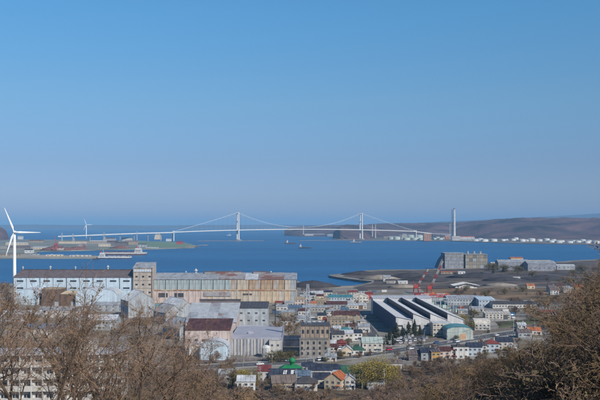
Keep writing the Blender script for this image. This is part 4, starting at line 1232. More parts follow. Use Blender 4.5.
B(252.5, 336, 20.4, 22, 18.8, 2.4, M('mist_grey_cladding', (.42, .45, .48), streak=.25), darkr, 'pale blue grey block with black roof behind the flat roofed works', roof='mono', front=4, zs=[5, 10.5, 15.5], ww=1.8, door=0)
fl = B(256.5, 355.5, 29.6, 58, 9.8, 0, M('lilac_wall', (.4, .39, .42), streak=.25), M('lilac_flat_roof', (.34, .34, .39), .7, .1), 'flat roofed works with lilac roof and vertical grey ribs', roof='flat', door=0)
for i in range(11):
    MB().box(-.35, -29.5, 0, .35, -29.01, 9.6).build('pilaster', offw if i % 2 else greyw, fl, (-14.4 + i * 1.9, 0, 0))
put_windows(fl, 'f', 29.6, 58.2, [3, 6.6], 4, 1.5, 1.4, span=(7.5, 13))
def tank_thing(px, py, r, h, m, lab, dome=.25, cat='tank', name='storage_tank', z=3):
    x, y = at(px, py, z)
    t = thing(name, lab, cat, (x, y + r, z))
    MB().lathe([(r, 0), (r, h)], 24).build('shell', m, t)
    MB().lathe([(r * 1.03, h), (r * .8, h + r * dome * .6), (r * .4, h + r * dome * .95), (.05, h + r * dome)], 24).build('roof', m, t)
    b = MB()
    for i in range(int(h / .5)): b.box(-.25, -r - .2, i * .5, .25, -r - .12, i * .5 + .06)
    for s in (-.28, .22): b.box(s, -r - .2, 0, s + .06, -r - .1, h + .6)
    b.build('ladder', steel, t)
    return t
tank_thing(266, 358.5, 2.6, 5.6, white, 'small white silo in front of the lilac flat roofed works', .6)
B(275, 356.5, 6.6, 6, 9, 0, offw, greyr, 'small pale annex with dark windows right of the white silo', roof='flat', front=2, zs=[3, 6.4])
t = thing('tall_pole', 'dark tall pole between the flat roofed works and the olive trees', 'pole', (*at(275.3, 341), 3))
MB().tube([(0, 0, 0), (0, 0, 13), (0, 0, 25)], [.42, .34, .26], 8).build('shaft', dsteel, t)
MB().box(-1.1, -.1, 23.6, 1.1, .1, 23.9).build('cross_arm', dsteel, t)
lattice('lattice_mast', 'tall grey lattice mast in front of the old tan brick building', 'mast', xat(307.8, 488), 488, 3, zat(284.5, 488) - 3, 4.8, 1.1, steel, .22, 12, arms=((36, 2.2), (33, 2.6), (30, 2.2)))

# ------------------------------------------------------------------ old brick building and the blocks behind it
bk = M('old_brick', (.36, .28, .22), .95, .2, streak=.3)
bk2 = M('grey_old_wall', (.32, .29, .26), .95, .2, streak=.35)
ob = thing('brick_building', 'old tan and grey brick building with dark slot windows behind the lattice mast', 'building', (xat(316, 478), 478, 3))
MB().box(-8.8, 0, 0, 8, 14, 17).build('wall', bk, ob)
MB().box(-9.4, -6, 0, 7, -.02, 10).build('front_wing', bk2, ob)
MB().box(-9, -.3, 17, 8.2, 14.2, 17.6).build('roof', darkr, ob)
MB().box(-9.6, -6.2, 10, 7.2, -.34, 10.4).build('wing_roof', concd, ob)
put_windows(ob, 'f', 16, .1, [13.8], 6, 1.2, 2.2, dframe, span=(-7.4, 6.6))
for z in (2.2, 5.2, 8.2): put_windows(ob, 'f', 16, 12.04, [z], 5, 1.2, 1.6, dframe, span=(-8, 5.4))
for i in range(7): MB().box(-.2, -.32, 10.42, .2, -.02, 16.9).build('pilaster', bk2, ob, (-8.6 + 2.7 * i, 0, 0))
B(316, 338.6, 15, 8, 7.5, 0, greyw, greyr, 'grey block with roof tanks behind the old brick building', roof='flat', front=4, zs=[2, 5], door=0)
for k, px in enumerate((308.5, 313.5, 319)): tank_thing(px, 342, 1.7, 12.5, greyw, ['left', 'middle', 'right'][k] + ' one of three grey silos rising behind the old brick building', .5, 'silo', 'silo')
B(331, 350, 6, 5, 4, 1.6, white, lgreyr, 'tiny white shed at the right foot of the brick building', door=0, front=1)
tank_thing(327.5, 357.5, 1.8, 4.2, greyw, 'small grey tank at the right corner of the old brick building', .7)
B(292, 347, 12, 14, 4.5, 1.4, navyr, navyr, 'low navy shape drawn as shadow between the flat works and the brick building', front=0, door=0)  # dark navy block put where only a shadow lies

# ------------------------------------------------------------------ the town between the halls and the saw-tooth works
T = [
 (299.5, 306, 9, 10, 6, 2, 'pink', 'tan', 'gable', 'small pinkish house at the right end of the rusty hall', 0),
 (296, 311, 14, 8, 3.4, 1, 'bluer', 'bluer', 'mono', 'blue low shed at the right foot of the rusty hall', 0),
 (282, 311, 10, 8, 4, 1.2, 'offw', 'grey', 'gable', 'pale hut in front of the right end of the rusty hall', 0),
 (317.5, 296.5, 12, 9, 3.6, 1.6, 'white', 'light', 'gable', 'white shed near the dark coal ground by the inlet', 0),
 (309, 294.5, 12, 8, 3.6, 1.6, 'offw', 'brown', 'gable', 'pale shed with brown roof near the dark coal ground', 0),
 (305, 302, 9, 8, 5, 1.8, 'cream', 'grey', 'gable', 'cream house right of the tall lattice mast top', 0),
 (328, 296, 9, 7, 4, 1.6, 'white', 'navy', 'gable', 'small white house with navy roof near the beach', 0),
 (341, 303, 24, 14, 5.4, 1.4, 'bluew', 'teal', 'mono', 'long blue green shed adjoining the white gabled hall', 0),
 (361, 303, 15, 16, 6, 2.6, 'white', 'white', 'gabley', 'white gabled hall at the back left of the saw-tooth works', 0),
 (369.5, 299.5, 7, 8, 6, 1.4, 'redp', 'redr', 'gable', 'small red building behind the white gabled hall', 0),
 (337, 310, 18, 10, 5, 2.2, 'greyw', 'maroon', 'gable', 'grey shed with maroon roof in front of the long blue green shed', 0),
 (352, 309.4, 26, 8, 3.6, 1, 'white', 'light', 'mono', 'long white shed in front of the white gabled hall', 0),
 (322, 305, 13, 8, 4, 1.8, 'tan', 'tan', 'gable', 'tan shed beside the road in the middle of town', 0),
 (344.8, 313, 7, 6, 3.4, .8, 'bluer', 'bluer', 'mono', 'bright blue sheet roofed hut in the middle of town', 0),
 (318, 312.6, 26, 9, 4.4, 1.6, 'conc', 'grey', 'gable', 'long concrete walled shed in front of the silos', 0),
 (346, 320, 22, 12, 4, 2.4, 'tan', 'maroon', 'gable', 'tan house with broad maroon roof in the middle of town', 0),
 (340, 326.5, 19, 10, 5.2, .7, 'tan', 'tan', 'mono', 'long tan flat building behind the white town house row', 0),
 (354, 326, 9, 8, 4.5, 2, 'offw', 'tan', 'gable', 'pale house right of the long tan flat building', 0),
 (346.5, 335.4, 7, 7, 3.8, 1.6, 'white', 'teal', 'hip', 'white house with bright teal hip roof', 0),
 (337, 336, 5, 6, 5, 1.4, 'white', 'light', 'gable', 'narrow white house left of the teal roofed house', 0),
 (338, 343, 8, 7, 5.5, 1.4, 'white', 'dark', 'mono', 'white house with black roof, left end of the white row', 0),
 (347, 342, 8, 7, 5.5, 1.6, 'white', 'light', 'gable', 'white house in the middle of the white row', 0),
 (356, 341.5, 8, 7, 5.5, 1.6, 'white', 'navy', 'gable', 'white house with navy roof, right end of the white row', 0),
 (341.6, 348.5, 5.6, 6, 3.4, 1.8, 'maroonw', 'redr', 'hip', 'small house with red hip roof below the white row', 0),
 (347, 356.5, 6, 7, 3.6, 2.2, 'cream', 'light', 'gabley', 'cream gabled cottage left of the green roofed house', 0),
 (356.8, 355.5, 8, 7, 3.2, 2.2, 'white', 'green', 'hip', 'white cottage with dark green hip roof beside the main road', 0),
 (372.5, 352.5, 12, 12, 5.6, 2.6, 'white', 'palegreen', 'gable', 'white barn with pale grey green roof beside the main road', 0),
 (329.5, 341, 5, 6, 6.5, 1.4, 'offw', 'dark', 'gable', 'narrow pale house right behind the brick building', 0),
 (364, 333, 8, 7, 4.4, 1.8, 'offw', 'grey', 'gable', 'pale house in the shade left of the saw-tooth works', 0),
 (288, 318, 10, 9, 4.6, 1.6, 'tan', 'grey', 'gable', 'tan hut behind the olive trees', 0),
 (311, 307, 10, 7, 3.4, 1.4, 'white', 'oranger', 'gable', 'small white house with orange roof beside the lattice mast', 0),
 (311, 299, 8, 7, 4, 1.6, 'offw', 'navy', 'gable', 'pale house with navy roof in the far part of town', 0),
 (320, 300.5, 7, 7, 4.4, 1.6, 'cream', 'maroon', 'gable', 'cream house with maroon roof in the far part of town', 0),
 (335, 299.5, 9, 7, 4, 1.4, 'offw', 'grey', 'hip', 'pale house with grey hip roof in the far part of town', 0),
 (343, 297, 10, 7, 3.6, 1.4, 'tan', 'brown', 'gable', 'tan house with brown roof in the far part of town', 0),
 (353, 296.6, 9, 8, 4.6, 1.4, 'white', 'redr', 'gable', 'white house with red roof behind the white gabled hall', 0),
 (325, 293.5, 8, 7, 3.6, 1.4, 'white', 'brown', 'gable', 'white house with brown roof nearest the beach', 0),
 (363, 294.4, 10, 8, 4, 1.4, 'greyw', 'dark', 'gable', 'grey house with black roof behind the red building', 0),
 (303, 316, 8, 7, 4.2, 1.6, 'offw', 'maroon', 'gable', 'pale house with maroon roof left of the concrete walled shed', 0),
 (331, 316, 8, 7, 3.8, 1.6, 'white', 'grey', 'hip', 'white house with grey hip roof in the middle of town', 0),
 (322, 320, 7, 7, 3.6, 1.6, 'cream', 'navy', 'gable', 'cream house with navy roof behind the brick building', 0),
 (327, 326, 6, 6, 4.4, 1.4, 'white', 'redr', 'gable', 'narrow white house with red roof behind the brick building', 0),
 (361, 326, 7, 7, 3.6, 1.6, 'cream', 'grey', 'hip', 'cream house with grey hip roof in the factory shade', 0),
 (350, 331, 6, 6, 3.4, 1.4, 'greyw', 'maroon', 'gable', 'little grey house with maroon roof right of the teal one', 0),
 (334, 352, 5, 5, 3, 1.4, 'offw', 'maroon', 'gable', 'tiny pale house with maroon roof left of the cottages', 0),
 (365, 347, 4, 5, 3, 1, 'greyw', 'redr', 'mono', 'tiny grey shed with red roof left of the white barn', 0),
 (280, 306, 9, 7, 3.2, 1, 'tan', 'redr', 'gable', 'low tan hut with red roof in front of the rusty hall', 0),
 (289, 306.5, 8, 7, 3.4, 1.2, 'white', 'grey', 'gable', 'low white hut with grey roof in front of the rusty hall', 0),
 (286, 326, 9, 8, 4, 1.8, 'offw', 'brown', 'gable', 'pale hut with brown roof among the olive trees', 0),
 (300, 323, 7, 7, 3.8, 1.4, 'greyw', 'grey', 'gable', 'grey hut with grey roof left of the three silos', 0),
 (331, 362, 6, 5, 3, 1.2, 'offw', 'grey', 'gable', 'small pale hut on the near side of the main road', 0),
 (310, 372.5, 8, 7, 3.4, 1.6, 'greyw', 'navy', 'hip', 'grey house with navy hip roof behind the long white house', 0),
 # right of the saw-tooth works
 (530, 306.5, 10, 8, 3.6, 1.4, 'tan', 'grey', 'gable', 'tan hut right of the long dark roofed shed', 0),
 (478, 312, 10, 7, 3.2, 1.2, 'offw', 'grey', 'gable', 'pale hut in front of the blue grey shed', 0),
 (463, 314, 8, 6, 3, 1, 'white', 'grey', 'gable', 'white hut right behind the saw-tooth factory', 0),
 (467, 305.5, 36, 24, 6, 2.4, 'greyw', 'greyr', 'gable', 'broad grey roofed shed at the foot of the brown meadow', 0),
 (487, 307, 15, 18, 6.6, 1.4, 'bluew', 'paleb', 'mono', 'blue grey shed joined to the broad grey roofed shed', 0),
 (515, 308.6, 40, 14, 4, 2, 'offw', 'dark', 'gable', 'long dark roofed greenhouse-like shed at the brown meadow', 0),
 (482.5, 330.6, 11, 13, 5, 3, 'offw', 'white', 'barrel', 'cream walled shed with white vaulted roof right of the teal barn', 0),
 (498, 319.6, 20, 9, 4.8, .8, 'white', 'white', 'mono', 'white flat building with small windows by the brown slope', 0),
 (548, 315.5, 10, 6, 3, 1, 'white', 'redr', 'gable', 'small white hut with red roof on the far right meadow', 0),
 (541, 314.6, 8, 6, 3, 1, 'pink', 'brown', 'gable', 'small pinkish hut left of the red roofed hut', 0),
 (522, 329, 6, 6, 3, 1.2, 'white', 'light', 'gable', 'small white hut on the verge beside the lamp pole', 0),
 (535, 335.5, 9, 7, 3.4, 1.6, 'offw', 'oranger', 'gable', 'pale house with orange roof at the road near the right slope', 0),
 (525, 338, 9, 7, 3.6, 1.6, 'greyw', 'brown', 'gable', 'grey house with brown roof at the road near the right slope', 0),
 # the row below the main road
 (416, 361, 8, 8, 3.6, 1.8, 'brown', 'brown', 'gable', 'low brown house, first of the row below the main road', 0),
 (428, 361.5, 7.6, 8, 5, 1.8, 'greyw', 'navy', 'gable', 'grey house with navy roof, second of the row below the main road', 0),
 (436, 362, 5, 7, 5.6, .8, 'ochre', 'brown', 'mono', 'narrow ochre house in the row below the main road', 0),
 (444.5, 360, 6.5, 7, 5, 1.8, 'pink', 'maroon', 'gable', 'pink house with maroon roof left of the white two storey house', 0),
 (461, 359.5, 8.6, 7.5, 6.8, .6, 'white', 'dark', 'flat', 'white two storey house with black roof edge, brightest of the row', 0),
 (451.5, 359.5, 4.4, 6, 5.4, 1, 'offw', 'redr', 'gable', 'narrow pale house with red roof touching the white two storey house', 0),
 (475, 357, 8, 7.5, 5.6, 2, 'bluew', 'navy', 'gable', 'pale blue house with navy roof right of the white two storey house', 0),
 (482.5, 354, 5, 6, 5, 1.6, 'offw', 'dark', 'gable', 'small pale house with black roof right of the pale blue house', 0),
 (492.5, 353, 8.4, 8, 5.4, 2, 'bluew', 'redr', 'hip', 'pale blue house with red hip roof near the right slope', 0),
 (505.5, 350.5, 9.4, 8, 5.2, 2.2, 'white', 'navy', 'gable', 'white house with broad navy roof near the right slope', 0),
 (513, 352, 3.8, 5, 2.6, 1, 'white', 'light', 'gable', 'tiny white shed at the right end of the house row', 0),
 # the houses at the foot of the hill
 (264, 382.5, 6, 7, 5.4, 1.6, 'white', 'redr', 'mono', 'white two storey house with bright red roof below the main road', 0),
 (285, 383.5, 15, 8, 3.4, 2.8, 'greyw', 'navy', 'gable', 'wide house with navy roof and two white skylights', 0),
 (319, 377.5, 13, 9, 3.6, 2.2, 'white', 'navy', 'gable', 'long white house with navy roof right of the green domed hall', 0),
 (336, 377, 8, 8, 4, 2, 'bluew', 'navy', 'hip', 'small pale blue house with navy hip roof behind the orange roofed house', 0),
 (337, 392.5, 8.4, 8, 5, 2.8, 'cream', 'oranger', 'gabley', 'cream house with orange tiled roof at the foot of the hill', -.45),
 (350, 391.5, 4.6, 6, 5, 1.6, 'offw', 'light', 'gabley', 'narrow pale gabled house right of the orange roofed house', 0),
 (352, 381, 10, 9, 4, 2.6, 'greyw', 'green', 'gable', 'grey house with dark green roof behind the narrow gabled house', 0),
 (283, 393, 11, 9, 3.8, 2.6, 'tan', 'greybrown', 'gable', 'tan house with grey brown roof below the navy roofed house', .15),
 (306, 393, 10, 9, 3.8, 2.4, 'offw', 'dark', 'hip', 'pale house with black hip roof left of the orange roofed house', 0),
 (321, 388, 8, 8, 4, 2.2, 'white', 'navy', 'gable', 'small white house with navy roof left behind the orange roofed house', 0),
 (246, 393, 8, 7, 4.6, 2, 'white', 'light', 'gable', 'white house half hidden in brush left of the red roofed house', 0),
 (228, 384, 9, 8, 4.4, 2, 'offw', 'grey', 'gable', 'pale house half hidden behind the bare trees on the left', 0),
 (303, 384, 7, 6, 4, 1.8, 'greyw', 'bluer', 'gable', 'grey house with blue roof right of the navy roofed house', 0),
 (394, 371, 8, 7, 4, 1.6, 'offw', 'brown', 'gable', 'pale house with brown roof right of the yellow green tree', 0),
 (376, 391, 8, 7, 4, 1.6, 'greyw', 'dark', 'gable', 'grey house with black roof below the yellow green tree', 0),
]
mm.update(bluew=M('light_blue_siding', (.4, .46, .52), .8, .1, streak=.15), teal=tealr, conc=conc, bluer=bluer, green=greenr, palegreen=M('pale_green_roof', (.38, .44, .41), .6, .12, streak=.1), ochre=M('ochre_wall', (.42, .28, .14)), maroonw=M('maroon_wall', (.2, .05, .05)), oranger=oranger, paleb=paleb, greybrown=M('grey_brown_roof', (.17, .135, .12), .75, .2))
skyl = None
whites = [white, M('weathered_white', (.5, .48, .45), .8, .15, streak=.3), M('warm_white_siding', (.57, .53, .47), .8, .12, streak=.3)]
for px, py, w, d, h, rh_, a, c, rt, lab, rz in T:
    mm['white'] = whites[rnd.randrange(3)] if 'brightest' not in lab else white
    axis = 'y' if rt == 'gabley' else 'x'
    r = B(px, py, w, d, h, rh_, mm[a], mm[c], lab, rz=rz, roof='gable' if rt.startswith('gable') else rt, axis=axis, front=max(2, int(w / 2.6)), side=2, ww=1.3, wh=1.15,
          cat='house' if w < 12.5 else 'building', name='house' if w < 12.5 else 'building', chim=(w < 12.5 and rt in ('gable', 'hip') and rnd.random() < .5), doorm=[greyw, brownw, dframe][rnd.randrange(3)])
    if 'skylights' in lab:
        for u in (-1, 2.4):
            k = 2.8 / 4; b = MB()
            b.slab((u, -3, 3.4 + k * 1 + .25), (u + 1.6, -3, 3.4 + k + .25), (u + 2, -.9, 3.4 + k * 3.1 + .25), (u + .4, -.9, 3.4 + k * 3.1 + .25), .1)
            b.build('skylight', white, r)
# the green domed hall
x, y = at(290.5, 378.5)
gd = thing('green_hall', 'green hall with hip roof and round green dome on top', 'hall', (x, y + 5, 3))
MB().box(-5.4, -4.4, 0, 5.4, 4.4, 3.6).build('wall', green, gd)
MB().hexa([(-6, -5, 3.6), (6, -5, 3.6), (6, 5, 3.6), (-6, 5, 3.6), (-3, -1.8, 5.8), (3, -1.8, 5.8), (3, 1.8, 5.8), (-3, 1.8, 5.8)]).build('roof', green, gd)
dm = MB().lathe([(1.1, 5.8), (1.1, 6.6)], 16, .8, 0).build('drum', green, gd)
MB().lathe([(.9, 6.6), (1.45, 7), (1.7, 7.7), (1.6, 8.4), (1.1, 9.1), (.4, 9.4), (.05, 9.5)], 18, .8, 0).build('dome', green, dm, smooth=True)
put_windows(gd, 'f', 10.8, 8.8, [1.9], 5, 1.2, 1.3, frame)
MB().box(-1, -4.55, 0, .2, -4.41, 2.2).build('door', greenr, gd)
# metal cylinder added to give the glint of a building's glass end
x, y = at(512.5, 319.4)
gt = thing('glint_cylinder', 'added steel cylinder standing in for a glass glint beside the white flat building', 'tank', (x, y + 2.5, 3))
chrome = M('polished_steel', (.75, .8, .85), .12, .03, metal=1)
MB().tube([(-5.6, 0, 2.9), (-5.2, 0, 2.9), (1.6, 0, 2.9), (2.4, 0, 2.9), (2.8, 0, 2.9)], [1.2, 2.3, 2.3, 1.5, .2], 20).build('shell', chrome, gt, smooth=True)
for u in (-4, .6): MB().box(u, -1.6, 0, u + .6, 1.6, 1.2).build('saddle', conc, gt)

# substation gantries
SG = [(425, 303), (432, 305.5), (437, 308.5), (444, 308), (449, 311), (441, 302.5), (451, 304.5), (457, 312)]
for i, (px, py) in enumerate(SG):
    x, y = at(px, py)
    lab = ['first', 'second', 'third', 'fourth', 'fifth', 'sixth', 'seventh', 'eighth'][sorted(SG).index((px, py))]
    t = thing('substation_gantry', 'pale steel substation gantry right behind the saw-tooth works, %s from the left' % lab, 'gantry', (x, y, 3), rnd.uniform(-.2, .2), 'substation gantries behind the saw-tooth works')
    for s in (-3.4, 3.4):
        MB().tube([(s, 0, 0), (s, 0, 9)], .26, 5).build('post', steel if i % 2 else M('pale_green_steel', (.4, .52, .46), .6, .1), t)
    MB().box(-4.2, -.22, 8.2, 4.2, .22, 8.8).build('beam', steel, t)
    for u in (-2, 0, 2):
        MB().lathe([(.12, 6.6), (.3, 6.9), (.12, 7.2), (.3, 7.5), (.12, 7.8), (.12, 8.2)], 8, u, 0).build('insulator', white, t)
    MB().box(-1.6, -1.2, 0, 1.6, 1.2, 2.8).build('transformer', M('pale_green_steel', (0, 0, 0)), t)

# ------------------------------------------------------------------ white apartment block behind the left trees
ab = thing('apartment_block', 'white apartment block with long balconies seen through the bare trees', 'apartment building', (xat(55, 262), 262, 0), R(4))
zb = min(H(xat(p, 262), 262) for p in (0, 55, 115)) - .5
ab.location.z = zb
top = zat(357.5, 256) - zb
AW = 21
MB().box(-AW, 0, 0, AW, 12, top).build('wall', white, ab)
MB().box(-AW - .4, -1.8, top, AW + .4, 12.4, top + .35).build('roof', lgreyr, ab)
ns = 6; fh = top / ns
gm_ = window_mesh(1.8, 1.3, white, glass, 1)
for i in range(ns):
    for s in range(2):
        bx_ = MB(); u0, u1 = -AW + s * AW + .1, -AW + (s + 1) * AW - .1
        bx_.box(u0, -1.6, i * fh, u1, -.02, i * fh + .16); bx_.box(u0, -1.6, i * fh + .16, u1, -1.48, i * fh + 1.75)
        bx_.build('balcony', offw, ab)
    for k in range(12): place(gm_, 'window', ab, (-AW + 2 * AW * (k + .5) / 12, -.02, i * fh + 2.1))
for k in range(13): MB().box(-.12, -1.7, 0, .12, -.02, top - .1).build('party_wall', white, ab, (-AW + 2 * AW * k / 12, 0, 0))
MB().box(6, 4, top + .35, 12, 9, top + 3).build('stair_house', white, ab)

# ------------------------------------------------------------------ cars
def car_mesh(paint, van=False):
    b = MB()
    L_, w = (2.1, .84)
    prof = [(-2.1, .35), (2.05, .35), (2.1, .62), (1.95, .84), (1.05, .95), (-2.0, .98), (-2.12, .7)] if not van else [(-2.1, .35), (2.05, .35), (2.1, .8), (1.7, 1.05), (-2.1, 1.1)]
    b.prism_y(prof, -w, w)
    cab = [(1.05, .95), (.35, 1.45), (-1.3, 1.48), (-1.95, .97)] if not van else [(1.7, 1.05), (1.2, 1.85), (-2.05, 1.88), (-2.1, 1.1)]
    g = MB()
    k = [(x, y) for x, y in cab]
    zt = max(z for x, z in k)
    g.hexa([(k[3][0], -w * .96, k[3][1]), (k[0][0], -w * .96, k[0][1]), (k[0][0], w * .96, k[0][1]), (k[3][0], w * .96, k[3][1]),
            (k[2][0], -w * .8, zt - .1), (k[1][0], -w * .8, zt - .1), (k[1][0], w * .8, zt - .1), (k[2][0], w * .8, zt - .1)])
    r = MB()
    r.hexa([(k[2][0] - .05, -w * .82, zt - .1), (k[1][0] + .05, -w * .82, zt - .1), (k[1][0] + .05, w * .82, zt - .1), (k[2][0] - .05, w * .82, zt - .1),
            (k[2][0] + .1, -w * .72, zt), (k[1][0] - .1, -w * .72, zt), (k[1][0] - .1, w * .72, zt), (k[2][0] + .1, w * .72, zt)])
    wh = MB()
    wh.tube([(0, -.09, 0), (0, .09, 0)], .32, 12)
    wh.tube([(0, -.1, 0), (0, .1, 0)], .18, 8, 1)
    li = MB(); li.box(-.03, -.16, -.08, .03, .16, .08)
    return b, g, r, wh, li
def make_car(paint, van, lab, group):
    t = thing('parked_car', lab, 'car', (0, 0, 0), 0, group)
    b, g, r, wh, li = car_mesh(paint, van)
    b.build('body', paint, t); g.build('window', glass, t); r.build('roof', paint, t)
    me = wh.mesh('wheel', [rubber, steel]); lm = li.mesh('headlight', white); tm = li.mesh('tail_light', redp)
    for x in (-1.3, 1.3):
        for y in (-.78, .78): place(me, 'wheel', t, (x, y, .32))
    for y in (-.6, .6): place(lm, 'headlight', t, (2.1, y, .66)); place(tm, 'tail_light', t, (-2.13, y, .74))
    return t
carp = {}
def car(px, py, colour, van, rz, lab, group, z=3.04):
    x, y = at(px, py, z)
    k = (colour, van)
    if k not in carp:
        pm = {'white': M('car_white', (.75, .75, .75), .3, .03, spec=.5), 'silver': M('car_silver', (.42, .43, .45), .3, .03, spec=.5), 'black': M('car_black', (.02, .02, .025), .25, .1, spec=.5), 'blue': M('car_blue', (.04, .09, .25), .3, .05, spec=.5), 'red': M('car_red', (.4, .03, .03), .3, .05, spec=.5)}[colour]
        carp[k] = o = make_car(pm, van, lab, group)
        o.location = (x, y, z); o.rotation_euler = (0, 0, rz)
    else: copy_thing(carp[k], (x, y, z), rz, lab, group)
cols = ['white', 'silver', 'white', 'black', 'white', 'silver', 'white', 'blue', 'silver', 'white', 'black', 'white', 'silver']
row_words = ['back', 'second', 'third', 'front']
cnt = {}
k = 0
for r_, (yy, xa, xb, nn) in enumerate([(336.6, 405, 428, 7), (338.8, 401, 427, 7), (341.2, 398, 424, 7), (343.6, 396, 420, 6)]):
    for i in range(nn):
        if rnd.random() < .4: continue
        c = cols[k % len(cols)]; van = k % 4 == 1; k += 1
        word = ['first', 'second', 'third', 'fourth', 'fifth', 'sixth', 'seventh'][i]
        car(xa + (xb - xa) * i / (nn - 1), yy, c, van, R(76 + rnd.uniform(-4, 4)) + (math.pi if i % 3 == 0 else 0), '%s %s in the %s row of the car park, %s bay from the left' % (c, 'van' if van else 'car', row_words[r_], word), 'cars in the car park')
road_d = offset_line(road_c, 2.8); road_u = offset_line(road_c, -2.8)
ci = 0
places = ['left of the green domed hall', 'above the green domed hall', 'in front of the brick building', 'in front of the green roofed cottage', 'in front of the white barn', 'near the car park entrance', 'below the car park', 'below the teal barn', 'right of the teal barn', 'above the white two storey house', 'above the red hip roofed house', 'near the right slope']
for i, px in enumerate([262, 290, 314, 345, 370, 388, 408, 440, 455, 468, 490, 520]):
    yy = lerp([(a, b) for a, b in road_px], px)
    x, y = at(px, yy)
    j = min(range(len(road_c)), key=lambda q: (road_c[q][0] - x) ** 2 + (road_c[q][1] - y) ** 2)
    j = min(max(j, 1), len(road_c) - 2)
    up_ = i % 2
    p = (road_d if up_ else road_u)[j]
    d = Vector(road_c[j + 1]) - Vector(road_c[j - 1])
    rz = math.atan2(d.y, d.x) + (math.pi if up_ else 0)
    c = ['white', 'silver', 'white', 'black', 'white', 'red', 'white', 'blue', 'white', 'silver', 'white', 'black'][i]
    van = i % 3 == 2
    py_ = 225 + (CZ - 3.04) * F / p[1]
    car(300 + p[0] / p[1] * F, py_, c, van, rz, '%s %s driving on the main road %s' % (c, 'van' if van else 'car', places[i]), 'cars on the main road')
for px, py, c, lab in [(366, 318, 'white', 'white car on the side road in the shade of the saw-tooth works'), (340, 349.5, 'white', 'white car beside the red hip roofed house'), (334, 331, 'white', 'white car on the lane left of the teal roofed house'), (326, 318, 'silver', 'silver car on the lane behind the brick building'), (478, 325, 'white', 'white car on the side road by the vaulted shed'), (350, 313, 'silver', 'silver car near the blue sheet roofed hut'), (309, 300, 'white', 'white car near the lattice mast top'), (448, 316.5, 'black', 'black car behind the saw-tooth works'), (358, 316.5, 'black', 'black car parked at the tan maroon roofed house'), (312, 318, 'white', 'white car parked in front of the concrete walled shed')]:
    car(px, py, c, px % 2 == 0, R(rnd.uniform(0, 180)), lab, None, 3.03)

# ------------------------------------------------------------------ containers and stacked goods
CC = {}
def container(px, py, colour, lab, rz):
    m_ = {'blue': bluer, 'rust red': M('container_red', (.25, .07, .045), .7, .2, streak=.2), 'white': white, 'green': M('container_green', (.05, .14, .09), .7, .2, streak=.2), 'grey': greyw}[colour]
    x, y = at(px, py)
    if colour not in CC:
        t = thing('storage_container', lab, 'container', (x, y, 3), rz, 'storage containers in the town yards')
        b = MB(); b.box(-3, -1.2, .12, 3, 1.2, 2.6)
        for i in range(15): b.box(-2.85 + i * .4, -1.26, .25, -2.65 + i * .4, -1.2, 2.45); b.box(-2.85 + i * .4, 1.2, .25, -2.65 + i * .4, 1.26, 2.45)
        b.build('body', m_, t)
        d = MB().box(3.0, -1.1, .25, 3.06, -.02, 2.5).box(3.0, .02, .25, 3.06, 1.1, 2.5).build('door', m_, t)
        MB().tube([(3.1, -.3, .3), (3.1, -.3, 2.45)], .03, 5).tube([(3.1, .3, .3), (3.1, .3, 2.45)], .03, 5).build('lock_bar', steel, d)
        CC[colour] = t
    else: copy_thing(CC[colour], (x, y, 3), rz, lab, 'storage containers in the town yards')
for px, py, c, lab in [(303, 312, 'blue', 'blue container left of the long concrete walled shed'), (306.5, 313.6, 'white', 'white container left of the long concrete walled shed'), (332, 305, 'rust red', 'rust red container by the tan shed'), (336, 306.4, 'grey', 'grey container by the tan shed'), (350, 303, 'white', 'white container before the long blue green shed'), (427, 312, 'green', 'green container beside the substation'), (432, 314, 'white', 'white container beside the substation'), (461, 309.6, 'rust red', 'rust red container before the broad grey roofed shed'), (455, 308.6, 'blue', 'blue container before the broad grey roofed shed'), (359, 322.6, 'grey', 'grey container at the side road bend'), (327.5, 313.6, 'green', 'green container behind the long tan building'), (290, 313.4, 'rust red', 'rust red container before the end of the rusty hall'), (284, 315, 'grey', 'grey container before the end of the rusty hall'), (276, 314, 'blue', 'blue container right of the black roofed block'), (309, 304.6, 'white', 'white container near the far lattice mast top'), (340, 294.4, 'rust red', 'rust red container near the beach'), (374, 292.6, 'blue', 'blue container behind the saw-tooth factory'), (384, 292.2, 'white', 'white container behind the saw-tooth factory'), (490, 313.4, 'grey', 'grey container before the long dark roofed shed'), (505, 312.4, 'white', 'white container before the long dark roofed shed')]:
    container(px, py, c, lab, rnd.uniform(-.5, .5))
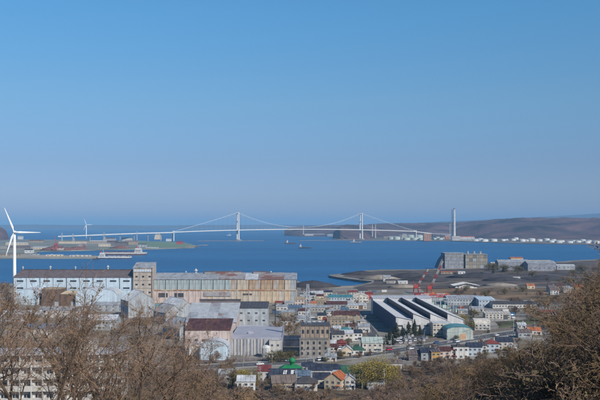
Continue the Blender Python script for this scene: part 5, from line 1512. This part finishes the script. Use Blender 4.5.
# ------------------------------------------------------------------ poles and lamps
def pole_proto(kind):
    if kind == 'utility':
        t = thing('utility_pole', '', 'utility pole', (0, 0, 0))
        MB().tube([(0, 0, 0), (0, 0, 11)], [.17, .11], 7).build('shaft', conc, t)
        for z in (10.4, 9.5): MB().box(-1.0, -.06, z, 1.0, .06, z + .12).build('cross_arm', greyw, t)
        MB().lathe([(.24, 7.6), (.24, 8.5)], 8, .42, 0).build('transformer', greyw, t)
    else:
        t = thing('street_lamp', '', 'street lamp', (0, 0, 0))
        MB().tube([(0, 0, 0), (0, 0, 7.4), (0, -.5, 8.3), (0, -1.8, 8.6)], [.12, .08, .07, .05], 6).build('post', steel, t)
        MB().box(-.18, -2.5, 8.5, .18, -1.7, 8.68).build('lamp_head', offw, t)
    return t
up0 = pole_proto('utility'); first = True
UP = [(243, 371, 'left of the green domed hall'), (272, 372, 'behind the navy roofed house with skylights'), (306, 369, 'between the green domed hall and the long white house'), (330, 367, 'right of the lattice mast foot'), (352, 361, 'below the green roofed cottage'), (385, 357, 'right of the white barn'), (405, 356.4, 'above the low brown house'), (423, 353.5, 'left of the row of houses'), (447, 350, 'above the pink house'), (470, 346.6, 'above the pale blue house'), (486, 343, 'above the red hip roofed house'), (517, 336.6, 'left of the house with brown roof'), (299, 345, 'left of the brick building'), (341, 330, 'beside the teal roofed house'), (326, 309, 'beside the tan shed'), (346, 302, 'in front of the blue green shed'), (356, 334, 'in the white house row'), (333, 322, 'behind the long tan flat building'), (314, 300, 'right of the lattice mast top'), (260, 392, 'below the red roofed house'), (296, 396, 'below the tan house'), (362, 392, 'right of the narrow gabled house'), (495, 330, 'right of the vaulted shed'), (384, 395, 'below the yellow green tree'), (471, 318, 'beside the side road behind the teal barn'), (200, 361, 'in front of the pink walled building'), (228, 366, 'left of the main road start')]
for px, py, lab in UP:
    x, y = at(px, py); z = H(x, y) if y < 425 else 3
    l = 'concrete utility pole with cross arms ' + lab
    if first: up0.location = (x, y, z); up0['label'] = l; up0['group'] = 'utility poles in the town'; up0.rotation_euler = (0, 0, .5); first = False
    else: copy_thing(up0, (x, y, z), rnd.uniform(.2, .9), l, 'utility poles in the town')
lp0 = pole_proto('lamp'); first = True
for px, lab in [(250, 'left of the green domed hall'), (318, 'below the brick building'), (362, 'below the white barn'), (398, 'below the car park'), (434, 'right of the car park'), (466, 'below the teal barn'), (500, 'above the broad navy roof'), (540, 'near the right slope')]:
    yy = lerp(road_px, px); x, y = at(px, yy)
    j = min(range(len(road_c)), key=lambda q: (road_c[q][0] - x) ** 2 + (road_c[q][1] - y) ** 2)
    p = offset_line(road_c, 7.2)[j]
    l = 'slim grey street lamp beside the main road ' + lab
    if first: lp0.location = (*p, 3.1); lp0['label'] = l; lp0['group'] = 'street lamps along the main road'; first = False
    else: copy_thing(lp0, (*p, 3.1), rnd.uniform(-.1, .3), l, 'street lamps along the main road')
x, y = at(513.5, 337)
t = thing('floodlight_mast', 'tall slim floodlight mast beside the verge near the glint cylinder', 'mast', (x, y, 3))
MB().tube([(0, 0, 0), (0, 0, 13)], [.2, .12], 7).build('shaft', steel, t)
MB().box(-1, -.3, 12.6, 1, .1, 13.6).build('lamp_panel', white, t)

# fences round the lots
def fence(pp, lab, h=1.8, mat=None):
    pts = [Vector((*at(*p), 3)) for p in pp]
    t = thing('fence', lab, 'fence', (0, 0, 0))
    m = mat or steel
    me = MB().box(-.06, -.06, -.1, .06, .06, h).mesh('post', m)
    b = MB()
    for p, q in zip(pts, pts[1:]):
        n = max(1, int((q - p).length / 3))
        for i in range(n + (q is pts[-1])): place(me, 'post', t, tuple(p.lerp(q, i / n)))
        for z in (.3, h * .55, h - .1): b.tube([p + Vector((0, 0, z)), q + Vector((0, 0, z))], .05, 4)
    b.build('rail', m, t)
wf = M('white_fence', (.6, .6, .58), .7, .1)
fence([(386, 347.4), (424, 345)], 'low white fence on the front edge of the car park', 1.1, wf)
fence([(300, 360), (326, 359.4)], 'grey fence between the brick building and the main road')
fence([(232, 361.6), (285, 360)], 'grey fence in front of the flat roofed works')
fence([(371, 333), (363, 320), (357, 311)], 'grey fence along the side road by the saw-tooth factory')
fence([(448, 343), (474, 339.6)], 'white fence in front of the teal barn', 1.1, wf)
fence([(424, 296.4), (424, 300), (440, 314.5)], 'grey fence round the substation')
fence([(330, 344.6), (360, 343.4)], 'white fence in front of the white house row', 1.1, wf)
fence([(484, 321), (510, 321)], 'white fence before the white flat building on the brown slope', 1.1, wf)

# overhead wires along the main road
for (pa_, ya_, la_), (pb_, yb_, lb_) in zip(UP[1:11], UP[2:12]):
    p, q = Vector((*at(pa_, ya_), 3)), Vector((*at(pb_, yb_), 3))
    if p.y < 425: p.z = H(p.x, p.y)
    if q.y < 425: q.z = H(q.x, q.y)
    t = thing('power_line', 'thin overhead wires from the utility pole ' + la_, 'wires', tuple(p))
    for o in (-.85, 0, .85):
        for z in (10.55,):
            pts = []
            for i in range(9):
                u = i / 8; c = (q - p) * u; pts.append((c.x + o * .6, c.y + o * .5, c.z + z - 4 * .9 * u * (1 - u)))
            MB().tube(pts, .03, 3).build('wire', rubber, t)
# ------------------------------------------------------------------ trees and brush
bark = M('bark', (.1, .07, .052), .95, .3, .6, objrand=.18)
twig_o = M('twig_orange_brown', (.245, .165, .118), .95, .3, .5, objrand=.25)
twig_p = M('twig_grey_brown', (.185, .135, .112), .95, .3, .5, objrand=.25)
twig_y = M('twig_olive', (.24, .165, .1), .95, .3, .5, objrand=.3)
leaf_y = M('young_leaf_yellow_green', (.32, .25, .06), .85, .35, .6, objrand=.2)
leaf_d = M('conifer_needles', (.035, .045, .026), .9, .35, .6, objrand=.2)
leaf_o = M('olive_leaf', (.12, .1, .045), .9, .35, .6, objrand=.2)
def bare_tree(seed, h, spread, nl, nb, nt, droop=0.0, stems=1, bud=0, fork=.28, tr=.17, tw=1.0, sub=3):
    """trunk and limbs in one builder, branches, twigs and buds in the other"""
    r = random.Random(seed)
    T_, C_ = MB(), MB()
    def walk(p, d, L_, rad, n, wob, trop):
        pts, rs = [p.copy()], [rad]
        for i in range(n):
            d = (d + Vector((r.gauss(0, wob), r.gauss(0, wob), r.gauss(0, wob) * .6 + trop))).normalized()
            p = p + d * (L_ / n)
            pts.append(p.copy()); rs.append(rad * (1 - .75 * (i + 1) / n))
        return pts, rs
    def pick(pts, rs, t):
        k = t * (len(pts) - 1); i = min(int(k), len(pts) - 2); f = k - i
        return pts[i].lerp(pts[i + 1], f), (pts[i + 1] - pts[i]).normalized(), rs[i] + (rs[i + 1] - rs[i]) * f
    def side(d, ang):
        u = d.cross(Vector((r.gauss(0, 1), r.gauss(0, 1), r.gauss(0, 1)))).normalized()
        return (d * math.cos(ang) + u * math.sin(ang)).normalized()
    for s in range(stems):
        a = r.uniform(0, 6.28)
        d0 = Vector((math.cos(a) * (.12 if stems == 1 else .45), math.sin(a) * (.12 if stems == 1 else .45), 1)).normalized()
        hh = h * (r.uniform(.7, .92))
        pts, rs = walk(Vector((r.gauss(0, .15) if stems > 1 else 0, r.gauss(0, .15) if stems > 1 else 0, -.3)), d0, hh, tr, 7, .1, .06)
        T_.tube(pts, rs, 6)
        for i in range(nl):
            t = fork + (1 - fork) * (i + r.random()) / nl
            p, d, rd_ = pick(pts, rs, t)
            L1 = h * spread * (1.05 - .5 * t) * r.uniform(.7, 1.25)
            p1, r1 = walk(p, side(d, R(r.uniform(35, 70))), L1, max(.03, rd_ * .62), 6, .16, .09 - droop * .5)
            T_.tube(p1, [max(.018, q) for q in r1], 4, cap=False)
            for j in range(nb):
                t2 = .18 + .82 * (j + r.random()) / nb
                p, d, rd2 = pick(p1, r1, min(t2, .99))
                L2 = L1 * r.uniform(.3, .62)
                p2, r2 = walk(p, side(d, R(r.uniform(25, 65))), L2, max(.016, rd2 * .6), 4, .2, .05 - droop)
                C_.tube(p2, [max(.011, q) for q in r2], 3, cap=False)
                for k in range(nt):
                    t3 = .1 + .9 * (k + r.random()) / nt
                    p, d, _ = pick(p2, r2, min(t3, .99))
                    L3 = r.uniform(.35, 1.0) * h * .085
                    p3, r3 = walk(p, side(d, R(r.uniform(20, 60))), L3, .009 * tw, 2, .25, .02 - droop)
                    C_.tube(p3, [.01 * tw, .008 * tw, .005 * tw], 3, cap=False)
                    for q in range(sub):
                        p, d, _ = pick(p3, r3, r.uniform(.2, .98))
                        e = p + side(d, R(r.uniform(20, 70))) * r.uniform(.15, .5) * h * .05
                        C_.tube([p, e], [.0075 * tw, .005 * tw], 3, cap=False)
                        if r.random() < bud:
                            z = r.uniform(.03, .075)
                            n_ = Vector((r.gauss(0, 1), r.gauss(0, 1), r.gauss(0, 1))).normalized()
                            u = n_.orthogonal().normalized() * z; v = n_.cross(u)
                            C_.add([e - u, e + v, e + u, e - v], [(0, 1, 2, 3)], 1)
    return T_, C_
def leafy_tree(seed, h, cr, n, leaf, twigm, size=.5, low=.25, weep=0):
    r = random.Random(seed)
    T_, C_ = MB(), MB()
    pts = [Vector((0, 0, -.3)), Vector((r.gauss(0, .2), r.gauss(0, .2), h * .3)), Vector((r.gauss(0, .4), r.gauss(0, .4), h * .62)), Vector((r.gauss(0, .5), r.gauss(0, .5), h * .9))]
    T_.tube(pts, [.24, .19, .12, .04], 7)
    ends = []
    for i in range(11):
        t = low + (1 - low) * i / 11
        p = pts[1].lerp(pts[3], max(0, (t - .3) / .7)) if t > .3 else pts[0].lerp(pts[1], t / .3)
        a = i * 2.4 + r.uniform(-.4, .4)
        L_ = cr * (1.1 - .6 * t) * r.uniform(.7, 1.15)
        m_ = p + Vector((math.cos(a), math.sin(a), .55)) * L_ * .55
        e = p + Vector((math.cos(a), math.sin(a), .62 - weep)) * L_
        T_.tube([p, m_, e], [.09, .055, .02], 4, cap=False)
        ends += [(p.lerp(m_, .6), .6), (m_, .9), (e, 1)]
        for j in range(4):
            q = m_.lerp(e, r.random()) + Vector((r.gauss(0, 1), r.gauss(0, 1), r.gauss(0, .7) - weep)) * cr * .25
            T_.tube([m_.lerp(e, .4), q], [.03, .012], 3, cap=False)
            ends.append((q, .8))
    for i in range(n):
        c, w = ends[r.randrange(len(ends))]
        p = c + Vector((r.gauss(0, 1), r.gauss(0, 1), r.gauss(0, .75) - weep * r.random())) * cr * .2 * w
        z = size * r.uniform(.5, 1.2)
        nn = Vector((r.gauss(0, 1), r.gauss(0, 1), r.gauss(.6, 1))).normalized()
        u = nn.orthogonal().normalized(); v = nn.cross(u)
        a = r.uniform(0, 6.28); u, v = u * math.cos(a) + v * math.sin(a), v * math.cos(a) - u * math.sin(a)
        C_.add([p - u * z * .5, p + v * z * .22, p + u * z * .5, p - v * z * .22], [(0, 1, 2, 3)], 0 if r.random() < .9 else 1)
    return T_, C_
def conifer(seed, h, w):
    r = random.Random(seed)
    T_, C_ = MB(), MB()
    T_.tube([(0, 0, -.3), (0, 0, h * .97)], [.2, .03], 6)
    for i in range(520):
        t = r.random() ** .8
        z = h * (.1 + .9 * t); rad = w * (1 - t) ** .8 * r.uniform(.4, 1.05) + .1
        a = r.uniform(0, 6.28)
        p = Vector((math.cos(a) * rad, math.sin(a) * rad, z - rad * .35))
        q = Vector((math.cos(a) * rad * .25, math.sin(a) * rad * .25, z))
        s = (p - q).cross(Vector((0, 0, 1))).normalized() * (.12 + .16 * rad)
        C_.add([q - s * .3, p - s, p + (p - q) * .3, p + s, q + s * .3], [(0, 1, 2, 3, 4)])
    return T_, C_
def proto(name, TC, mats, tm=bark):
    t = thing(name, '', 'tree' if 'shrub' not in name else 'shrub', (0, 0, -500))
    TC[0].build('trunk', tm, t); TC[1].build('crown', mats, t)
    return t
VAR = {
 'near': [(proto('bare_tree', bare_tree(s, 10, .5, 10, 9, 7, .02, 1, .06, tr=.14, tw=.95, sub=4), [twig_o, leaf_o]), 10) for s in (1, 2, 3)],
 'grey': [(proto('bare_tree', bare_tree(s, 8, .42, 9, 8, 6, 0, 1, .12, tw=1.35), [twig_p, leaf_o]), 8) for s in (11, 12, 13)],
 'olive': [(proto('budding_tree', bare_tree(s, 7, .5, 9, 8, 6, .03, 2, .12, tw=1.15), [twig_y, leaf_o]), 7) for s in (21, 22)],
 'far': [(proto('bare_tree', bare_tree(s, 8, .46, 10, 8, 7, 0, 1, .05, tw=5.2, sub=2, tr=.2), [twig_p, leaf_o]), 8) for s in (71, 72, 73)],
 'faro': [(proto('budding_tree', bare_tree(s, 7, .5, 9, 8, 7, .02, 2, .2, tw=5, sub=2), [twig_y, leaf_o]), 7) for s in (81, 82)],
 'fars': [(proto('bare_shrub', bare_tree(s, 4, .55, 6, 6, 6, .02, 6, .1, .12, .06, 5, sub=2), [m, leaf_o]), 4) for s, m in ((91, twig_p), (92, twig_o))],
 'shrub': [(proto('bare_shrub', bare_tree(s, 4, .5, 5, 5, 5, .02, 6, .3, .15, .045, 1.2), [m, leaf_o]), 4) for s, m in ((31, twig_p), (32, twig_y), (33, twig_o))],
 'yellow': [(proto('leafing_tree', leafy_tree(s, 9, 4.6, 5600, leaf_y, twig_y, .38, .2, .12), [leaf_y, leaf_o]), 9) for s in (41, 42)],
 'bush': [(proto('leafing_shrub', leafy_tree(s, 4, 2.8, 1700, leaf_o, twig_y, .42, .1, 0), [leaf_o, leaf_y]), 4) for s in (51, 52)],
 'conifer': [(proto('conifer', conifer(s, 9, 2.9), [leaf_d]), 9) for s in (61, 62)],
}
used = set()
def tree(kind, x, y, h, lab, group=None, sq=1.0, z=None):
    p, h0 = VAR[kind][rnd.randrange(len(VAR[kind]))]
    z = (H(x, y) if y < 425 else 3) if z is None else z
    k = h / h0
    sc = (k * sq * rnd.uniform(.88, 1.14), k * sq * rnd.uniform(.88, 1.14), k)
    rz = rnd.uniform(0, 6.28)
    if p.name not in used:
        used.add(p.name)
        p.location = (x, y, z); p.scale = sc; p.rotation_euler = (0, 0, rz); p['label'] = lab
        if group: p['group'] = group
        return p
    o = copy_thing(p, (x, y, z), rz, lab, group); o.scale = sc
    if not group and 'group' in o: del o['group']
    return o
OUT = [(-60, 284), (0, 287), (60, 288), (100, 292), (140, 300), (165, 313), (190, 332), (210, 354), (230, 370), (260, 379), (300, 386), (335, 394), (350, 393), (372, 387), (400, 378), (430, 373), (460, 367), (480, 361), (500, 356), (524, 350), (546, 338), (564, 318), (580, 298), (591, 282), (599, 268), (610, 256), (640, 238)]
RYM = [(230, 385), (430, 385), (450, 290), (470, 268), (510, 208), (550, 158), (580, 120), (600, 92), (640, 66)]
def scatter(n, px0, px1, Y0_, Y1_, kinds, hmin, hmax, lab, group, jit=6, minh=2.2, sq=1.0, fit=False):
    done = 0; tries = 0; pts_ = []
    while done < n and tries < n * 60:
        tries += 1
        px = rnd.uniform(px0, px1); Y = rnd.uniform(Y0_, min(Y1_, lerp(RYM, px)) if fit else Y1_)
        x = xat(px, Y); g = H(x, Y)
        if any((x - a) ** 2 + (Y - b_) ** 2 < 1.6 for a, b_ in pts_): continue
        hmax_ = zat(lerp(OUT, px) + abs(rnd.gauss(0, jit)), Y) - g
        h = min(rnd.uniform(hmin, hmax), hmax_)
        if h < minh or zat(405, Y) > g + h: continue
        if -19 < px < 120 and 248 < Y < 285: continue
        pts_.append((x, Y)); done += 1
        tree(rnd.choice(kinds), x, Y, h, lab, group, sq)
# big bare trees in front on the left
for px, Y, top, w, lab in [(8, 80, 285, 1, 'leftmost tall bare tree, its twigs crossing the foot of the near turbine'), (38, 62, 287, 1.1, 'tall bare tree whose twigs cross the pale round-roofed shed'), (62, 92, 288, 1.1, 'bare tree whose top crosses the brown block building'), (92, 74, 290, 1.1, 'tall bare tree whose twigs cross the white round-roofed shed'), (118, 98, 292, 1.1, 'bare tree whose top crosses the navy gabled tower shed'), (140, 78, 297, 1.1, 'tall bare tree in front of the askew grey gabled shed'), (162, 105, 306, 1.1, 'bare tree whose top crosses the teal roofed house'), (172, 84, 317, 1.1, 'bare tree in front of the three askew sheds'), (188, 110, 331, 1.1, 'bare tree in front of the maroon roof'), (-18, 70, 283, 1.1, 'bare tree cut by the left edge of the picture'), (75, 115, 294, 1.2, 'bare tree in front of the apartment block stair house'), (202, 92, 350, 1.1, 'bare tree in front of the pale blue vaulted shelter'), (48, 48, 292, 1.0, 'nearest and thickest bare tree, low at the left'), (104, 54, 300, 1.0, 'near bare tree with trunk at the right end of the apartment block')]:
    x = xat(px, Y); g = H(x, Y); h = zat(top + rnd.uniform(6, 13), Y) - g
    if h < 3: continue
    tree('near', x, Y, h, lab, 'bare trees in the left foreground', w)
scatter(9, 100, 215, 60, 170, ['near', 'near', 'grey', 'olive'], 7, 13, 'slender bare brown tree among the thick brush at the lower left', 'slender bare trees at the lower left', 12)
scatter(20, 110, 235, 48, 140, ['shrub'], 3, 5.5, 'low bare shrub between the trunks at the lower left', 'bare shrubs at the lower left', 5, 1.5, 1.2)
scatter(95, 170, 430, 220, 378, ['far', 'faro', 'fars'], 5, 10, 'bare brown tree on the slope at the bottom middle', 'bare trees at the bottom middle', 4, 1.8, 1.15)
scatter(16, 170, 420, 110, 200, ['grey', 'olive'], 5, 10, 'fine twigged bare tree low at the bottom middle', 'near bare trees at the bottom middle', 4, 1.8, 1.15)
scatter(95, 385, 512, 325, 424, ['far', 'far', 'faro', 'fars'], 4, 9, 'bare grey brown tree close below the house row', 'bare trees close below the house row', 3, 2, 1.2)
scatter(70, 380, 530, 190, 385, ['far', 'faro'], 5, 10, 'bare grey brown tree on the slope below the house row', 'bare trees below the house row', 6, 2, 1.15, True)
scatter(100, 450, 640, 38, 240, ['olive', 'grey', 'olive', 'near'], 3.5, 8, 'budding olive brown tree on the steep slope at the right', 'budding trees on the right slope', 5, 1.6, 1.1, True)
scatter(70, 430, 640, 34, 200, ['shrub'], 2.2, 4.5, 'low brown shrub on the steep slope at the right', 'shrubs on the right slope', 4, 1.0, 1.3, True)
scatter(60, 225, 520, 220, 384, ['fars'], 2.5, 4.5, 'low brown shrub on the slope at the bottom middle', 'shrubs at the bottom middle', 4, 1.0, 1.35)
# single trees in town
for k, px, py, h, lab, sq in [
 ('yellow', 374, 390, 13.5, 'broad yellow green tree at the foot of the hill, biggest of its colour', 1.35), ('yellow', 361, 388, 11, 'smaller yellow green tree on the left side of the broad one', 1.0), ('yellow', 388, 389, 11, 'smaller yellow green tree on the right side of the broad one', 1.0),
 ('yellow', 243, 389, 8.5, 'yellow green tree left of the white house with bright red roof', 1.1), ('yellow', 252, 391, 7.5, 'low yellow green tree touching the bright red roofed house', 1.0), ('yellow', 232, 387, 7, 'yellow green tree in front of the pale house at the left', 1.0),
 ('bush', 272, 362, 5, 'olive bush right of the white silo by the main road', 1.2), ('bush', 281, 362, 5.5, 'middle olive bush by the main road below the navy shadow shape', 1.2), ('bush', 290, 361.5, 5.2, 'right olive bush by the main road below the navy shadow shape', 1.2),
 ('faro', 283, 341, 15, 'tall olive tree right of the dark tall pole', 1.0), ('faro', 291, 338, 13, 'olive tree between the tall pole and the brick building', 1.0), ('faro', 287, 329, 11, 'olive tree behind the pair near the tall pole', 1.1), ('bush', 294, 343, 5, 'round olive bush left of the brick building', 1.1),
 ('conifer', 390, 340, 8, 'dark conifer at the left end of the row before the factory', 1), ('conifer', 396.5, 338, 10.5, 'second dark conifer of the row before the factory', 1), ('conifer', 402.5, 336.8, 7.6, 'third dark conifer of the row before the factory', 1), ('conifer', 408.5, 336, 10, 'fourth dark conifer of the row before the factory', 1), ('conifer', 414.5, 335.6, 11.4, 'tallest dark conifer of the row before the factory', 1), ('conifer', 420, 335.4, 7.4, 'dark conifer at the right end of the row before the factory', 1), ('conifer', 386, 345, 7, 'small dark conifer at the corner of the car park', 1), ('conifer', 393, 346, 6, 'small dark conifer on the front edge of the car park', 1),
 ('yellow', 463, 327, 9, 'yellow green tree right of the teal barn roof', 1), ('bush', 456, 340.5, 3, 'small olive bush in front of the teal barn', 1), ('bush', 471, 331, 6, 'olive bush left of the vaulted shed', 1.1), ('bush', 474, 318, 6, 'olive bush behind the vaulted shed', 1.1),
 ('faro', 355, 330, 7, 'bare olive tree behind the white house row', 1), ('faro', 361, 340, 6, 'bare olive tree left of the white barn', 1), ('bush', 352, 322, 4, 'olive bush in front of the maroon roofed house', 1), ('faro', 334, 336, 6, 'olive tree at the left end of the white house row', 1), ('far', 328, 330, 7, 'bare tree right behind the brick building', 1), ('bush', 349, 345, 3.4, 'olive bush below the white house row', 1),
 ('far', 324, 309, 7, 'bare tree beside the tan shed in town', 1), ('far', 357, 306, 7, 'bare tree at the white gabled hall', 1), ('bush', 366, 346, 3.6, 'bush behind the white barn', 1), ('far', 398, 362, 7, 'bare tree at the left start of the house row', 1), ('far', 407, 362, 6, 'bare tree left of the low brown house', 1), ('faro', 481, 362, 6, 'olive tree below the pale blue navy roofed house', 1), ('far', 518, 347, 6, 'bare tree right of the broad navy roofed house', 1), ('faro', 445, 371, 6, 'olive tree in front of the hidden pale house', 1), ('far', 312, 395, 6, 'bare tree below the black hip roofed house', 1), ('far', 262, 393, 6, 'bare tree in front of the bright red roofed house', 1), ('far', 295, 389, 5, 'bare tree right of the tan grey brown roofed house', 1), ('far', 345, 398, 5, 'bare tree below the orange roofed house', 1), ('bush', 421, 346, 3, 'bush at the right front corner of the car park', 1)]:
    x, y = at(px, py)
    tree(k, x, y, h, lab, None, sq)
def wood_scatter(n, poly, kinds, h0, h1, lab, group):
    xs_ = [p[0] for p in poly]; ys_ = [p[1] for p in poly]
    c = 0
    while c < n:
        px, py = rnd.uniform(min(xs_), max(xs_)), rnd.uniform(min(ys_), max(ys_))
        ins = False; j = len(poly) - 1
        for i in range(len(poly)):
            if (poly[i][1] > py) != (poly[j][1] > py) and px < (poly[j][0] - poly[i][0]) * (py - poly[i][1]) / (poly[j][1] - poly[i][1]) + poly[i][0]: ins = not ins
            j = i
        if not ins: continue
        c += 1
        x, y = at(px, py); tree(rnd.choice(kinds), x, y, rnd.uniform(h0, h1), lab, group, 1.2)
wood_scatter(90, [(500, 309), (520, 299), (560, 294), (640, 296), (640, 345), (545, 336), (530, 322), (500, 314)], ['far', 'faro', 'faro', 'fars'], 4, 9, 'bare grey tree of the wood between the brown meadow and the right slope', 'trees of the wood right of the town')
wood_scatter(26, [(498, 274), (560, 273), (640, 268), (640, 290), (560, 288), (530, 280)], ['far', 'faro', 'bush'], 6, 11, 'dark bare tree beside the grey sheds on the peninsula', 'trees on the peninsula')
wood_scatter(10, [(484, 271), (500, 268), (506, 272), (490, 274)], ['bush', 'conifer'], 7, 12, 'dark green tree right of the mottled concrete plant', 'dark trees right of the concrete plant')
wood_scatter(20, [(440, 289), (510, 290), (540, 294), (520, 300), (450, 296)], ['far', 'fars', 'bush'], 3, 6, 'low bare tree on the brown meadow behind the grey sheds', 'low trees on the brown meadow')
wood_scatter(14, [(-20, 290), (10, 288), (10, 303), (-20, 306)], ['far', 'faro'], 7, 11, 'bare tree at the left end of the blue steelworks hall', 'trees left of the blue hall')
wood_scatter(24, [(0, 312), (150, 316), (175, 345), (150, 362), (0, 362)], ['far', 'faro', 'fars'], 5, 9, 'bare tree in the works yard behind the left foreground trees', 'trees in the works yard')
wood_scatter(16, [(130, 366), (235, 362), (238, 390), (150, 388)], ['far', 'faro'], 6, 9, 'bare tree below the pink walled works building', 'trees below the pink walled building')

wood_scatter(90, [(386, 374), (404, 366), (440, 364.6), (470, 362.6), (500, 358.5), (506, 366), (480, 374), (400, 384)], ['far', 'fars', 'fars', 'faro'], 2.4, 4.6, 'low bare brush right in front of the house row', 'low brush in front of the house row')
def outside(n, px0, px1, Y0_, Y1_, kinds, h0, h1, lab, group):
    for i in range(n):
        px, Y = rnd.uniform(px0, px1), rnd.uniform(Y0_, Y1_)
        tree(rnd.choice(kinds), xat(px, Y), Y, rnd.uniform(h0, h1), lab, group, 1.15)
outside(70, 625, 900, 36, 190, ['olive', 'shrub', 'olive'], 3, 7, 'budding olive brown tree on the steep slope at the right', 'budding trees on the right slope')
TS = [(303, 319), (312, 303), (330, 300), (338, 307), (349, 299), (357, 313), (344, 323), (333, 329), (352, 336), (337, 346), (345, 344), (366, 342), (370, 356), (358, 358), (341, 359), (326, 362), (440, 362.6), (450, 362), (468, 359.6), (486, 356.6), (499, 353.6), (508, 353), (520, 341), (272, 385), (276, 394), (298, 378), (312, 382), (328, 381), (343, 379), (257, 386), (300, 394), (328, 396), (431, 349), (410, 348.4), (480, 344), (494, 339.4), (540, 331), (488, 333), (500, 326), (516, 323)]
spare = [t for t in T if len(t[9].split()) <= 11]
for px, py in TS:
    x, y = at(px, py)
    near = min(spare, key=lambda t: (t[0] - px) ** 2 + (2 * (t[1] - py)) ** 2)
    spare.remove(near)
    tree(rnd.choice(['fars', 'fars', 'bush']), x, y, rnd.uniform(1.6, 3.6), 'low scrubby bush near the ' + near[9], 'scrubby bushes in the town', 1.3)
